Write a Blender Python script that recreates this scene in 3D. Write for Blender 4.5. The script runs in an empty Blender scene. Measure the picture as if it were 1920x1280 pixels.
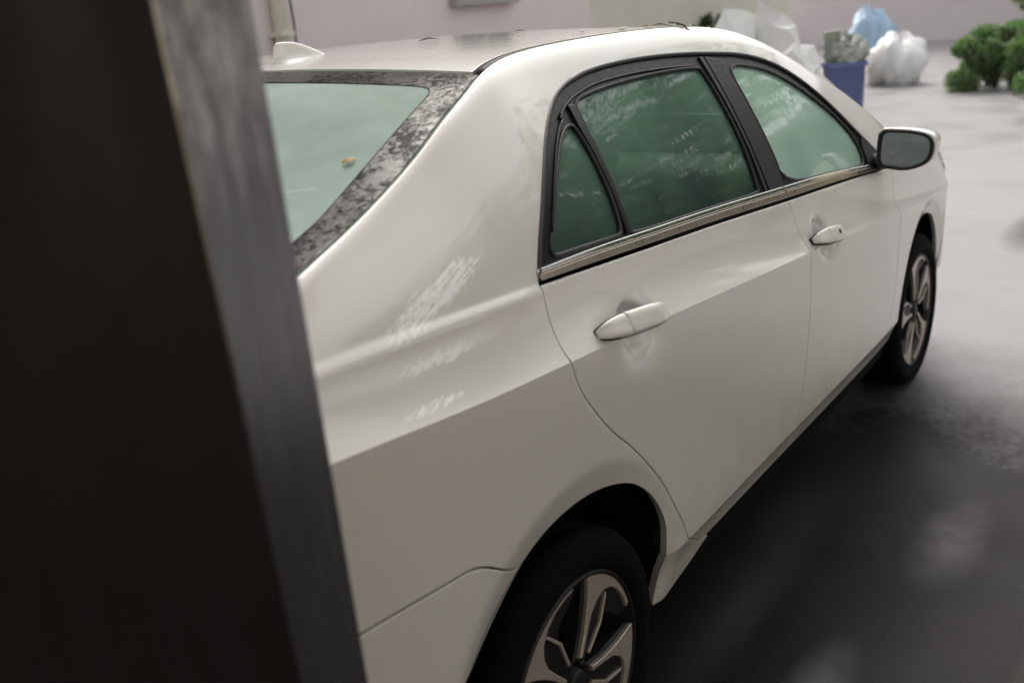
import bpy, bmesh, math, random
import numpy as np
from mathutils import Vector, Matrix
from mathutils.geometry import delaunay_2d_cdt
random.seed(7); rng = np.random.default_rng(7)
SC = bpy.context.scene
COL = SC.collection
R = math.radians

# ---------------------------------------------------------------- camera, sky, exposure
cam_d = bpy.data.cameras.new('camera'); cam = bpy.data.objects.new('camera', cam_d); COL.objects.link(cam)
SC.camera = cam
CX, CY, CZ, YAW, PIT, ROL, FPX = -1.39136, -1.7911, 1.55219, .63257, -.31416, .08056, 1897.42
fw = Vector((math.cos(YAW)*math.cos(PIT), math.sin(YAW)*math.cos(PIT), math.sin(PIT)))
rt = fw.cross(Vector((0, 0, 1))).normalized(); dn = fw.cross(rt)
r2 = math.cos(ROL)*rt+math.sin(ROL)*dn; d2 = -math.sin(ROL)*rt+math.cos(ROL)*dn
M = Matrix((r2, -d2, -fw)).transposed().to_4x4(); M.translation = Vector((CX, CY, CZ))
cam.matrix_world = M
cam_d.sensor_width = 36; cam_d.lens = FPX/1920*36; cam_d.clip_start = .05; cam_d.clip_end = 400
cam_d.dof.use_dof = True; cam_d.dof.focus_distance = 2.3; cam_d.dof.aperture_fstop = 2.8

wd = bpy.data.worlds.new('World'); SC.world = wd; wd.use_nodes = True
nt = wd.node_tree; nt.nodes.clear()
sky = nt.nodes.new('ShaderNodeTexSky'); sky.sky_type = 'NISHITA'; sky.sun_disc = False
sky.sun_elevation = R(44); sky.sun_rotation = R(48); sky.dust_density = 4; sky.air_density = 1.2
hs = nt.nodes.new('ShaderNodeHueSaturation'); hs.inputs['Saturation'].default_value = .22
bg = nt.nodes.new('ShaderNodeBackground'); bg.inputs['Strength'].default_value = .15
wo = nt.nodes.new('ShaderNodeOutputWorld')
wm = nt.nodes.new('ShaderNodeMix'); wm.data_type = 'RGBA'; wm.blend_type = 'MULTIPLY'; wm.inputs[0].default_value = 1; wm.inputs[7].default_value = (1, .965, .93, 1)
nt.links.new(sky.outputs[0], hs.inputs['Color']); nt.links.new(hs.outputs[0], wm.inputs[6]); nt.links.new(wm.outputs[2], bg.inputs[0]); nt.links.new(bg.outputs[0], wo.inputs[0])
sl = bpy.data.lights.new('sun', 'SUN'); sl.energy = .5; sl.angle = R(40); sl.color = (1, .97, .93)
so = bpy.data.objects.new('sun', sl); COL.objects.link(so)
# sun_rotation turns clockwise from +Y seen from above
sd = Vector((math.sin(R(48))*math.cos(R(44)), math.cos(R(48))*math.cos(R(44)), math.sin(R(44))))
so.rotation_euler = sd.to_track_quat('Z', 'Y').to_euler()
SC.view_settings.view_transform = 'Standard'; SC.view_settings.look = 'None'
SC.view_settings.gamma = 1; SC.view_settings.use_curve_mapping = False
SC.view_settings.exposure = 1.12
SC.render.engine = 'CYCLES'
SC.cycles.max_bounces = 10; SC.cycles.diffuse_bounces = 5; SC.cycles.glossy_bounces = 5
SC.cycles.transparent_max_bounces = 16; SC.cycles.caustics_reflective = False; SC.cycles.caustics_refractive = False
try: SC.cycles.use_denoising = True
except Exception: pass
SC.cycles.sample_clamp_indirect = 6

# ---------------------------------------------------------------- materials
def mat(name):
    m = bpy.data.materials.new(name); m.use_nodes = True; t = m.node_tree; t.nodes.clear()
    o = t.nodes.new('ShaderNodeOutputMaterial'); return m, t, o
def nd(t, typ, **kw):
    n = t.nodes.new(typ)
    for k, v in kw.items():
        if k.startswith('i_'): n.inputs[k[2:].replace('_', ' ')].default_value = v
        else: setattr(n, k, v)
    return n
def lk(t, a, b): t.links.new(a, b)
def coords(t, scale=(1, 1, 1), rot=(0, 0, 0), loc=(0, 0, 0), kind='Object'):
    tc = nd(t, 'ShaderNodeTexCoord'); mp = nd(t, 'ShaderNodeMapping')
    mp.inputs['Scale'].default_value = scale; mp.inputs['Rotation'].default_value = rot; mp.inputs['Location'].default_value = loc
    lk(t, tc.outputs[kind], mp.inputs[0]); return mp.outputs[0]
def noise(t, vec, scale, detail=4, rough=.5, dist=0):
    n = nd(t, 'ShaderNodeTexNoise'); n.inputs['Scale'].default_value = scale; n.inputs['Detail'].default_value = detail
    n.inputs['Roughness'].default_value = rough; n.inputs['Distortion'].default_value = dist
    lk(t, vec, n.inputs['Vector']); return n.outputs['Fac']
def ramp(t, fac, stops):
    r = nd(t, 'ShaderNodeValToRGB'); e = r.color_ramp.elements
    while len(e) < len(stops): e.new(.5)
    for el, (p, c) in zip(e, stops):
        el.position = p; el.color = (c, c, c, 1) if isinstance(c, (int, float)) else (*c, 1)
    lk(t, fac, r.inputs[0]); return r.outputs[0]
def mathn(t, op, a, b=None, clamp=False):
    n = nd(t, 'ShaderNodeMath', operation=op, use_clamp=clamp)
    for i, q in enumerate((a, b)):
        if q is None: continue
        if isinstance(q, (int, float)): n.inputs[i].default_value = q
        else: lk(t, q, n.inputs[i])
    return n.outputs[0]
def mix(t, fac, a, b):
    n = nd(t, 'ShaderNodeMix', data_type='RGBA')
    for i, q in ((0, fac), (6, a), (7, b)):
        if isinstance(q, (int, float)): n.inputs[i].default_value = q
        elif isinstance(q, tuple): n.inputs[i].default_value = (*q, 1)
        else: lk(t, q, n.inputs[i])
    return n.outputs[2]
def bump(t, h, strength=.3, dist=.01):
    b = nd(t, 'ShaderNodeBump'); b.inputs['Strength'].default_value = strength; b.inputs['Distance'].default_value = dist
    lk(t, h, b.inputs['Height']); return b.outputs[0]
def simple(name, col, rough=.5, metal=0, var=.25, scale=20, bmp=0, bscale=80, spec=.5, coat=0):
    m, t, o = mat(name); p = nd(t, 'ShaderNodeBsdfPrincipled')
    v = coords(t); n = noise(t, v, scale, 5, .6)
    a = tuple(c*(1-var) for c in col); b = tuple(min(1, c*(1+var)) for c in col)
    lk(t, mix(t, n, a, b), p.inputs['Base Color'])
    r = ramp(t, noise(t, v, scale*2.3, 3), [(.3, max(0, rough-.08)), (.7, min(1, rough+.08))]); lk(t, r, p.inputs['Roughness'])
    p.inputs['Metallic'].default_value = metal; p.inputs['Specular IOR Level'].default_value = spec; p.inputs['Coat Weight'].default_value = coat
    if bmp: lk(t, bump(t, noise(t, v, bscale, 4), bmp, .004), p.inputs['Normal'])
    lk(t, p.outputs[0], o.inputs[0]); return m

# ---------------------------------------------------------------- car body surface
def spline(pts):
    p = np.array(pts, float); x, y = p[:, 0], p[:, 1]; n = len(x); h = np.diff(x)
    A = np.eye(n); r = np.zeros(n)
    for i in range(1, n-1):
        A[i, i-1], A[i, i], A[i, i+1] = h[i-1], 2*(h[i-1]+h[i]), h[i]
        r[i] = 6*((y[i+1]-y[i])/h[i]-(y[i]-y[i-1])/h[i-1])
    m = np.linalg.solve(A, r)
    def f(q):
        q = np.clip(np.asarray(q, float), x[0], x[-1]); i = np.clip(np.searchsorted(x, q)-1, 0, n-2)
        a = x[i+1]-q; b = q-x[i]
        return m[i]*a**3/(6*h[i])+m[i+1]*b**3/(6*h[i])+(y[i]/h[i]-m[i]*h[i]/6)*a+(y[i+1]/h[i]-m[i+1]*h[i]/6)*b
    return f
def lin(pts):
    p = np.array(pts, float)
    return lambda q: np.interp(q, p[:, 0], p[:, 1])
Ey = spline([(-1.10,.70),(-.9,.755),(-.7,.765),(-.6,.755),(-.437,.735),(-.304,.715),(-.195,.696),(-.081,.674),(.006,.655),(.103,.632),(.185,.610),(.28,.585),(.4,.565),(.6,.555),(1.0,.55),(1.25,.555),(1.45,.565),(1.65,.59),(1.85,.625),(2.05,.665),(2.25,.70),(2.4,.72),(2.5,.735),(2.7,.735),(3.0,.71),(3.3,.65),(3.62,.55)])
Ez = spline([(-1.10,1.08),(-.9,1.135),(-.7,1.160),(-.6,1.178),(-.437,1.225),(-.304,1.264),(-.195,1.300),(-.081,1.343),(.006,1.380),(.103,1.415),(.185,1.443),(.28,1.462),(.4,1.473),(.6,1.481),(1.0,1.483),(1.25,1.474),(1.45,1.452),(1.65,1.402),(1.85,1.325),(2.05,1.235),(2.25,1.135),(2.4,1.055),(2.5,1.00),(2.7,.965),(3.0,.925),(3.3,.86),(3.62,.76)])
C1 = spline([(-1.1,1.10),(-.55,1.121),(-.2,1.107),(0,1.095),(.4,1.068),(.8,1.043),(1.2,1.015),(1.7,.984),(2.1,.956),(2.4,.935),(2.7,.905),(3.2,.84),(3.62,.74)])
C2 = spline([(-1.1,1.03),(-.57,1.014),(-.25,.985),(0,.968),(.5,.932),(1.0,.892),(1.5,.855),(2.0,.810),(2.4,.775),(2.8,.75),(3.2,.72),(3.62,.66)])
W = spline([(-1.1,-.05),(-.75,-.018),(-.3,0),(1.0,0),(1.8,-.002),(2.3,-.012),(2.66,-.032),(3.0,-.050),(3.15,-.070),(3.35,-.135),(3.62,-.20)])
Y5 = spline([(-1.1,.79),(-.5,.818),(0,.815),(1.0,.818),(2.0,.838),(2.4,.845),(2.7,.84),(3.2,.82),(3.62,.80)])
D6y = lin([(-1.1,.03),(-.1,.02),(.2,.035),(.5,.055),(1.2,.055),(1.7,.045),(2.4,.05),(3,.06),(3.62,.06)])
D6z = lin([(-1.1,.015),(-.1,.022),(.2,.03),(.5,.05),(1.2,.05),(1.7,.035),(2.4,.025),(3,.02),(3.62,.03)])
CR = lin([(-1.1,.02),(-.6,.03),(.1,.03),(.3,.018),(1.3,.016),(1.6,.03),(2.4,.04),(3.0,.04),(3.62,.05)])
BOW = lin([(-1.1,-.04),(-.6,-.08),(0,-.06),(.2,-.04),(.5,0),(1.2,0),(1.5,.05),(2.4,.16),(2.8,.1),(3.62,0)])
SHX = lin([(-1.1,1),(-.1,1),(.3,.55),(1.2,.45),(2.0,.3),(2.4,.15),(3.62,.0)])   # how strongly the shoulder crease shows
HAND = []   # door handle recesses (x, z)
ARCHES = [(0.0, .315), (2.66, .315)]
def knots(x):
    w = W(x); o = np.zeros_like(x)
    y5 = Y5(x)+w*.6; z5 = C1(x); z4 = C2(x)
    ey, ez = Ey(x), Ez(x)
    f = np.clip((x-2.3)/.5, 0, 1)
    y4 = .888+w
    Y = [.826+w, .848+w, .876+w, .884+w, y4, y5, ey+D6y(x), ey]
    Z = [.235+o, .315+o, .385+o, .65+o, z4, z5, ez-D6z(x), ez]
    def u(a, b): n = np.hypot(a, b); return a/n, b/n
    k = SHX(x)
    din = [u(.2+o, 1+o), u(.30+o, .95+o), u(.42+o, .91+o), u(.02+o, 1+o), u(-.02+o, 1+o)]
    dout = [u(.2+o, 1+o), u(.30+o, .95+o), u(.05+o, 1+o), u(.02+o, 1+o), u(-.64+.33*f, .76+o)]
    cy, cz = u(Y[6]-Y[5], Z[6]-Z[5])                       # chord of the cabin side
    din += [u(-.22-.2*f, .98+o)]
    dout += [u(cy+.22*k*np.clip(1-f,0,1), cz+.0*o)]
    c7y, c7z = u(Y[7]-Y[6], Z[7]-Z[6])
    my, mz = u(cy*.75+c7y*.25, cz*.75+c7z*.25)
    din += [(my, mz)]; dout += [(my, mz)]
    din += [u(c7y*1.3-.35, c7z*.6)]; dout += [(o-1, o)]
    return Y, Z, din, dout
def S0(x, v):
    """right side as positive y: (x, y, z) of body coordinate (x along the car, v up the section; v=7 roof edge, v=8 centre line)"""
    x = np.asarray(x, float); v = np.asarray(v, float)
    Y, Z, din, dout = knots(x)
    i = np.clip(np.floor(v).astype(int), 0, 6); t = np.clip(v-i, 0, 1)
    def pick(L, j): return np.choose(j, np.stack(L))
    y0, y1, z0, z1 = pick(Y, i), pick(Y, i+1), pick(Z, i), pick(Z, i+1)
    c = np.hypot(y1-y0, z1-z0)
    ay, az = pick([d[0] for d in dout], i), pick([d[1] for d in dout], i)
    by, bz = pick([d[0] for d in din], i+1), pick([d[1] for d in din], i+1)
    h00, h10, h01, h11 = 2*t**3-3*t**2+1, t**3-2*t**2+t, -2*t**3+3*t**2, t**3-t**2
    y = h00*y0+h10*c*ay+h01*y1+h11*c*by
    z = h00*z0+h10*c*az+h01*z1+h11*c*bz
    X = x.copy()
    top = v > 7
    s = np.clip(8-v, 0, 1)
    y = np.where(top, Y[7]*s, y); z = np.where(top, Z[7]+CR(x)*(1-s**2), z)
    X = np.where(top, X+BOW(x)*(1-s**2), X)
    # arch lips turn in
    for ax, az_ in ARCHES:
        r = np.hypot(x-ax, z-(.312))
        q = (.432-r)/.0035
        sp = .0035*np.logaddexp(0, np.clip(q, -40, 40))
        y = np.where(z < .9, y-.30*np.minimum(sp, .08), y)
    # raised shoulder line: a small step that faces up
    c1, c2 = C1(X), C2(X); A = np.interp(x, [-.9, -.02, .06, 2.2, 2.6], [.012, .012, .006, .004, 0])
    y = np.where(v < 6.2, y+A/(1+np.exp(-np.clip((c1-.004-z)/.0032, -30, 30)))*np.clip((z-c2)/(c1-c2), 0, 1)**1.5, y)
    for hx, hz in HAND:
        q = ((x-hx)/.062)**2+((z-hz)/.047)**2
        y = np.where((v < 5), y-.028/(1+q**2.8), y)
    # ends close round
    t = np.clip((-.75-x)/.33, 0, .99999); y = y*(1-t**3.2)**(1/3.2); X = X+np.clip(t,0,1)*.10*np.clip(z-.75, 0, .5)
    t = np.clip((x-3.0)/.625, 0, .99999); y = y*(1-t**2.8)**(1/2.8); X = X-np.clip(t,0,1)*.25*np.clip(z-.55, 0, .6)
    return np.stack([X, y, z], -1)
def N0(x, v, e=2e-4):
    vm = np.clip(v, e, 8-e)
    # one sided at creases is handled by the caller nudging v
    a = S0(x+e, v)-S0(x-e, v)
    fl = np.floor(v+1e-9); lo = np.maximum(v-e, np.minimum(fl, 7.999)); hi = np.minimum(v+e, fl+1-1e-7)
    lo = np.minimum(lo, hi-1e-5)
    b = S0(x, hi)-S0(x, lo)
    n = np.cross(a, b); n /= np.linalg.norm(n, axis=-1, keepdims=True)+1e-12
    # a=+x, b=up, y positive outward: x cross z = -y -> flip
    return -n

HAND += [(.275, .946), (1.405, .880)]

# metric strip coordinate: v -> m, nearly true lengths
VM = ([0, 1, 2, 3, 4, 5, 6, 7, 8], [0, .08, .15, .415, .72, .84, 1.18, 1.26, 1.81])
def v2m(v): return np.interp(v, *VM)
def m2v(m): return np.interp(m, VM[1], VM[0])
def surf(x, m, side=-1):
    p = S0(x, m2v(m)); p[..., 1] *= side; return p
def nrm(x, m, side=-1):
    n = N0(x, m2v(m)); n[..., 1] *= side; return n
def inside(poly, pts):
    x, y = pts[:, 0], pts[:, 1]; c = np.zeros(len(pts), bool); n = len(poly)
    for i in range(n):
        x0, y0 = poly[i]; x1, y1 = poly[(i+1) % n]
        if y0 == y1: continue
        k = ((y0 > y) != (y1 > y)) & (x < (x1-x0)*(y-y0)/(y1-y0)+x0); c ^= k
    return c
def segdist(poly, pts):
    a = poly; b = np.roll(poly, -1, 0); d = np.full(len(pts), 9.)
    for p, q in zip(a, b):
        e = q-p; L = e@e
        if L < 1e-14: continue
        t = np.clip(((pts-p)@e)/L, 0, 1); d = np.minimum(d, np.linalg.norm(pts-p-t[:, None]*e, axis=1))
    return d
def area2(p): x, y = p[:, 0], p[:, 1]; return (x*np.roll(y, -1)-np.roll(x, -1)*y).sum()/2
def dens(poly, h=.011, closed=True):
    out = []; n = len(poly)
    for i in range(n if closed else n-1):
        a, b = np.array(poly[i]), np.array(poly[(i+1) % n]); k = max(1, int(np.ceil(np.linalg.norm(b-a)/h)))
        out += [a+(b-a)*j/k for j in range(k)]
    if not closed: out.append(np.array(poly[-1]))
    return np.array(out)
def smooth(pts, it=2, closed=False):
    """corner-cutting of an open chain, end points kept"""
    p = [np.array(q, float) for q in pts]
    for _ in range(it):
        q = [p[0]] if not closed else []
        n = len(p)
        for i in range(n-1 if not closed else n):
            a, b = p[i], p[(i+1) % n]; q += [a*.75+b*.25, a*.25+b*.75]
        if not closed: q.append(p[-1])
        p = q
    return [tuple(a) for a in p]
def inset(poly, d):
    """move a dense closed polygon inwards by d (either orientation)"""
    s = 1 if area2(poly) > 0 else -1
    t = np.roll(poly, -1, 0)-poly; t /= np.linalg.norm(t, axis=1, keepdims=True)+1e-12
    n1 = np.stack([-t[:, 1], t[:, 0]], 1)*s; n0 = np.roll(n1, 1, 0)
    b = n0+n1; bl = np.linalg.norm(b, axis=1, keepdims=True); b = b/np.maximum(bl, .3)
    k = 1/np.maximum((b*n1).sum(1, keepdims=True), .45)
    return poly+b*k*d
def PM(pts): return [(x, float(v2m(v))) for x, v in pts]

def link(name, me, m=None, parent=None):
    o = bpy.data.objects.new(name, me); COL.objects.link(o)
    if m is not None: me.materials.append(m)
    if parent is not None: o.parent = parent
    return o
def mesh_np(name, V, F, m, parent=None, normals=None, sm=True):
    me = bpy.data.meshes.new(name); me.from_pydata([tuple(v) for v in V], [], [tuple(f) for f in F])
    if sm: me.polygons.foreach_set('use_smooth', [True]*len(me.polygons))
    me.update()
    if normals is not None:
        ln = [tuple(normals[li]) for li in range(len(normals))]
        me.normals_split_custom_set(ln)
    return link(name, me, m, parent)

def patch(name, poly, m, parent=None, holes=(), off=0., depth=.012, gap=.0017, grid=.016, side=-1, both=False, bev=.0022, hdepth=None):
    """trimmed piece of the body surface with rounded, turned-in edges. poly/holes in (x, m)."""
    poly = dens(poly); holes = [dens(h) for h in holes]
    rings = [inset(poly, gap)]+[inset(h, -gap) for h in holes]
    ins = [inset(poly, gap+bev)]+[inset(h, -gap-bev) for h in holes]
    if area2(rings[0]) < 0: rings[0] = rings[0][::-1]; ins[0] = ins[0][::-1]
    for i in range(1, len(rings)):
        if area2(rings[i]) > 0: rings[i] = rings[i][::-1]; ins[i] = ins[i][::-1]
    pts = []; edges = []; nb = 0; loops = []
    for r in rings:
        k = len(r); loops.append((nb, k)); pts.append(r); edges += [(nb+i, nb+(i+1) % k) for i in range(k)]; nb += k
    nring = nb
    def okpt(P, dmin):
        k = inside(rings[0], P)
        for r in rings[1:]: k &= ~inside(r, P)
        for r in rings: k &= segdist(r, P) > dmin
        return k
    for r in ins:
        q = r[okpt(r, bev*.8)]; pts.append(q)
    x0, y0 = rings[0].min(0); x1, y1 = rings[0].max(0)
    crease = [v2m(v) for v in (2, 4, 5)]
    gy = np.unique(np.concatenate([np.linspace(a, b, max(2, int(np.ceil((b-a)/grid))+1)) for a, b in zip(VM[1][:-1], VM[1][1:])]+[np.array([.84+q for q in (-.026, -.02, -.015, -.011, -.008, -.005, -.0025, .0025, .005)])]))
    gx = np.arange(x0, x1, grid)
    fx = [x for hx, hz in HAND for x in np.arange(hx-.09, hx+.09, .006)]
    G = np.array([(x, y) for x in gx for y in gy if y0 < y < y1])
    if len(G): pts.append(G[okpt(G, max(bev*1.6, grid*.35))])
    if abs(off) < .02 and x1-x0 > .3 and y0 < .7 < y1 and 'door' in name and 'cover' not in name:
        H = np.array([(x, y) for hx, hz in HAND for x in np.arange(hx-.085, hx+.085, .005) for y in np.arange(.66, .835, .005)])
        k = okpt(H, .005); pts.append(H[k])
    for c in crease:
        if y0 < c < y1:
            cx = np.array([(x, c) for x in np.arange(x0, x1, .006)]); k = okpt(cx, bev*1.2)
            idx = np.where(k)[0]; base = sum(len(p) for p in pts); pts.append(cx[idx])
            for a in range(len(idx)-1):
                if idx[a+1] == idx[a]+1: edges.append((base+a, base+a+1))
    P = np.concatenate(pts)
    res = delaunay_2d_cdt([Vector(p) for p in P], edges, [], 0, 1e-5, True)
    vo = np.array([tuple(v) for v in res[0]]); tris = np.array([f for f in res[2] if len(f) == 3])
    orig = res[3]; o2n = {}
    for ni, ol in enumerate(orig):
        for o_ in ol: o2n[o_] = ni
    c = vo[tris].mean(1); k = inside(rings[0], c)
    for r in rings[1:]: k &= ~inside(r, c)
    tris = tris[k]
    Vs, Fs, Ns = [], [], []
    for sd in ((-1, 1) if both else (side,)):
        S = surf(vo[:, 0], vo[:, 1], sd)
        N = nrm(vo[:, 0], vo[:, 1], sd)
        V3 = S+N*off
        cc = vo[tris].mean(1)
        # corner normals nudged towards the triangle centre so creases stay crisp
        qx = vo[tris][:, :, 0]*.97+cc[:, None, 0]*.03; qy = vo[tris][:, :, 1]*.94+cc[:, None, 1]*.06
        CN = nrm(qx.ravel(), qy.ravel(), sd).reshape(len(tris), 3, 3)
        bn = {}; bo = {}
        for (s, kk), r in zip(loops, rings):
            rn = np.roll(r, -1, 0)-np.roll(r, 1, 0); o2 = np.stack([rn[:, 1], -rn[:, 0]], 1); o2 /= np.linalg.norm(o2, axis=1, keepdims=True)+1e-12
            e = 1e-3
            q = surf(r[:, 0]+o2[:, 0]*e, r[:, 1]+o2[:, 1]*e, sd)-surf(r[:, 0]-o2[:, 0]*e, r[:, 1]-o2[:, 1]*e, sd)
            q /= np.linalg.norm(q, axis=1, keepdims=True)+1e-12
            for i in range(kk):
                ni = o2n.get(s+i)
                if ni is not None: bn[ni] = q[i]
        for ti, tri in enumerate(tris):
            for ci, vi in enumerate(tri):
                if vi in bn:
                    w = CN[ti, ci]+bn[vi]*.8; CN[ti, ci] = w/np.linalg.norm(w)
        t2 = tris if True else tris
        # orientation by normals
        fn = np.cross(V3[tris[:, 1]]-V3[tris[:, 0]], V3[tris[:, 2]]-V3[tris[:, 0]])
        flip = (fn*CN.mean(1)).sum(1) < 0
        base = sum(len(a) for a in Vs)
        for tri, cn, fl in zip(tris, CN, flip):
            if fl: Fs.append((base+tri[0], base+tri[2], base+tri[1])); Ns += [cn[0], cn[2], cn[1]]
            else: Fs.append((base+tri[0], base+tri[1], base+tri[2])); Ns += [cn[0], cn[1], cn[2]]
        Vs.append(V3)
        base2 = base+len(V3)
        for li, (s, kk) in enumerate(loops):
            dd = depth if (li == 0 or hdepth is None) else hdepth
            if dd <= 0: continue
            ids = [o2n.get(s+i) for i in range(kk)]; ids = [i for i in ids if i is not None]
            low = np.array([V3[i]-N[i]*dd for i in ids]); n = len(ids)
            Vs.append(low)
            for i in range(n):
                a, b = ids[i], ids[(i+1) % n]
                if a == b: continue
                f = (base+a, base+b, base2+(i+1) % n, base2+i)
                na, nb_ = bn.get(a, N[a]), bn.get(b, N[b])
                p0, p1, p3 = V3[a], V3[b], low[i]
                fnn = np.cross(p1-p0, p3-p0)
                if fnn@na < 0: Fs.append((f[0], f[3], f[2], f[1])); Ns += [na, na, nb_, nb_]
                else: Fs.append(f); Ns += [na, nb_, nb_, na]
            base2 += n
    return mesh_np(name, np.concatenate(Vs), Fs, m, parent, Ns)

def tube(name, pts, r, m, parent=None, k=8, closed=False, sq=1.0, caps=True):
    P = np.array(pts, float); n = len(P); V = []; F = []
    T = np.gradient(P, axis=0) if not closed else np.roll(P, -1, 0)-np.roll(P, 1, 0)
    T /= np.linalg.norm(T, axis=1, keepdims=True)+1e-12
    rr = np.broadcast_to(r, (n,))
    for i in range(n):
        up = np.array([0, 0, 1.]) if abs(T[i][2]) < .95 else np.array([1., 0, 0])
        a = np.cross(T[i], up); a /= np.linalg.norm(a); b = np.cross(a, T[i])
        for j in range(k):
            w = 2*math.pi*j/k; V.append(P[i]+a*math.cos(w)*rr[i]*sq+b*math.sin(w)*rr[i])
    for i in range(n if closed else n-1):
        for j in range(k):
            i2 = (i+1) % n; F.append((i*k+j, i*k+(j+1) % k, i2*k+(j+1) % k, i2*k+j))
    if not closed and caps: F += [tuple(range(k))[::-1], tuple((n-1)*k+j for j in range(k))]
    return mesh_np(name, V, F, m, parent)
def lathe(prof, seg=64, axis='y'):
    """profile of (radius, depth) spun round the y axis"""
    V = []; F = []; n = len(prof)
    for s in range(seg):
        w = 2*math.pi*s/seg; V += [(r*math.cos(w), d, r*math.sin(w)) for r, d in prof]
    for s in range(seg):
        s2 = (s+1) % seg
        for i in range(n-1): F.append((s*n+i, s*n+i+1, s2*n+i+1, s2*n+i))
    return V, F
def prism2d(poly, d0, d1, bev=0.002):
    """(x,z) polygon extruded in y from d0 (front) to d1, small bevel at the front"""
    n = len(poly); p = np.array(poly); q = inset(p, bev)
    V = [(x, d0, z) for x, z in q]+[(x, d0+bev, z) for x, z in p]+[(x, d1, z) for x, z in p]
    F = [tuple(range(n))]
    for a, b in ((0, n), (n, 2*n)):
        F += [(a+i, b+i, b+(i+1) % n, a+(i+1) % n) for i in range(n)]
    F.append(tuple(2*n+i for i in range(n))[::-1])
    return V, F
def box_v(x0, x1, y0, y1, z0, z1):
    V = [(x, y, z) for z in (z0, z1) for y in (y0, y1) for x in (x0, x1)]
    return V, [(0, 2, 3, 1), (4, 5, 7, 6), (0, 1, 5, 4), (2, 6, 7, 3), (0, 4, 6, 2), (1, 3, 7, 5)]
def bevel(o, w=.004, seg=2):
    md = o.modifiers.new('bevel', 'BEVEL'); md.width = w; md.segments = seg; md.limit_method = 'ANGLE'; md.angle_limit = R(35); return o
def fix_normals(o):
    bm = bmesh.new(); bm.from_mesh(o.data); bmesh.ops.recalc_face_normals(bm, faces=bm.faces); bm.to_mesh(o.data); bm.free(); return o
def thing(name, label, cat, loc=(0, 0, 0), rotz=0, group=None):
    o = bpy.data.objects.new(name, None); COL.objects.link(o); o.location = loc; o.rotation_euler = (0, 0, rotz)
    o['label'] = label; o['category'] = cat
    if group: o['group'] = group
    return o
def tag(o, label, cat, group=None):
    o['label'] = label; o['category'] = cat
    if group: o['group'] = group
    return o
def struct(o): o['kind'] = 'structure'; return o

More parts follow.
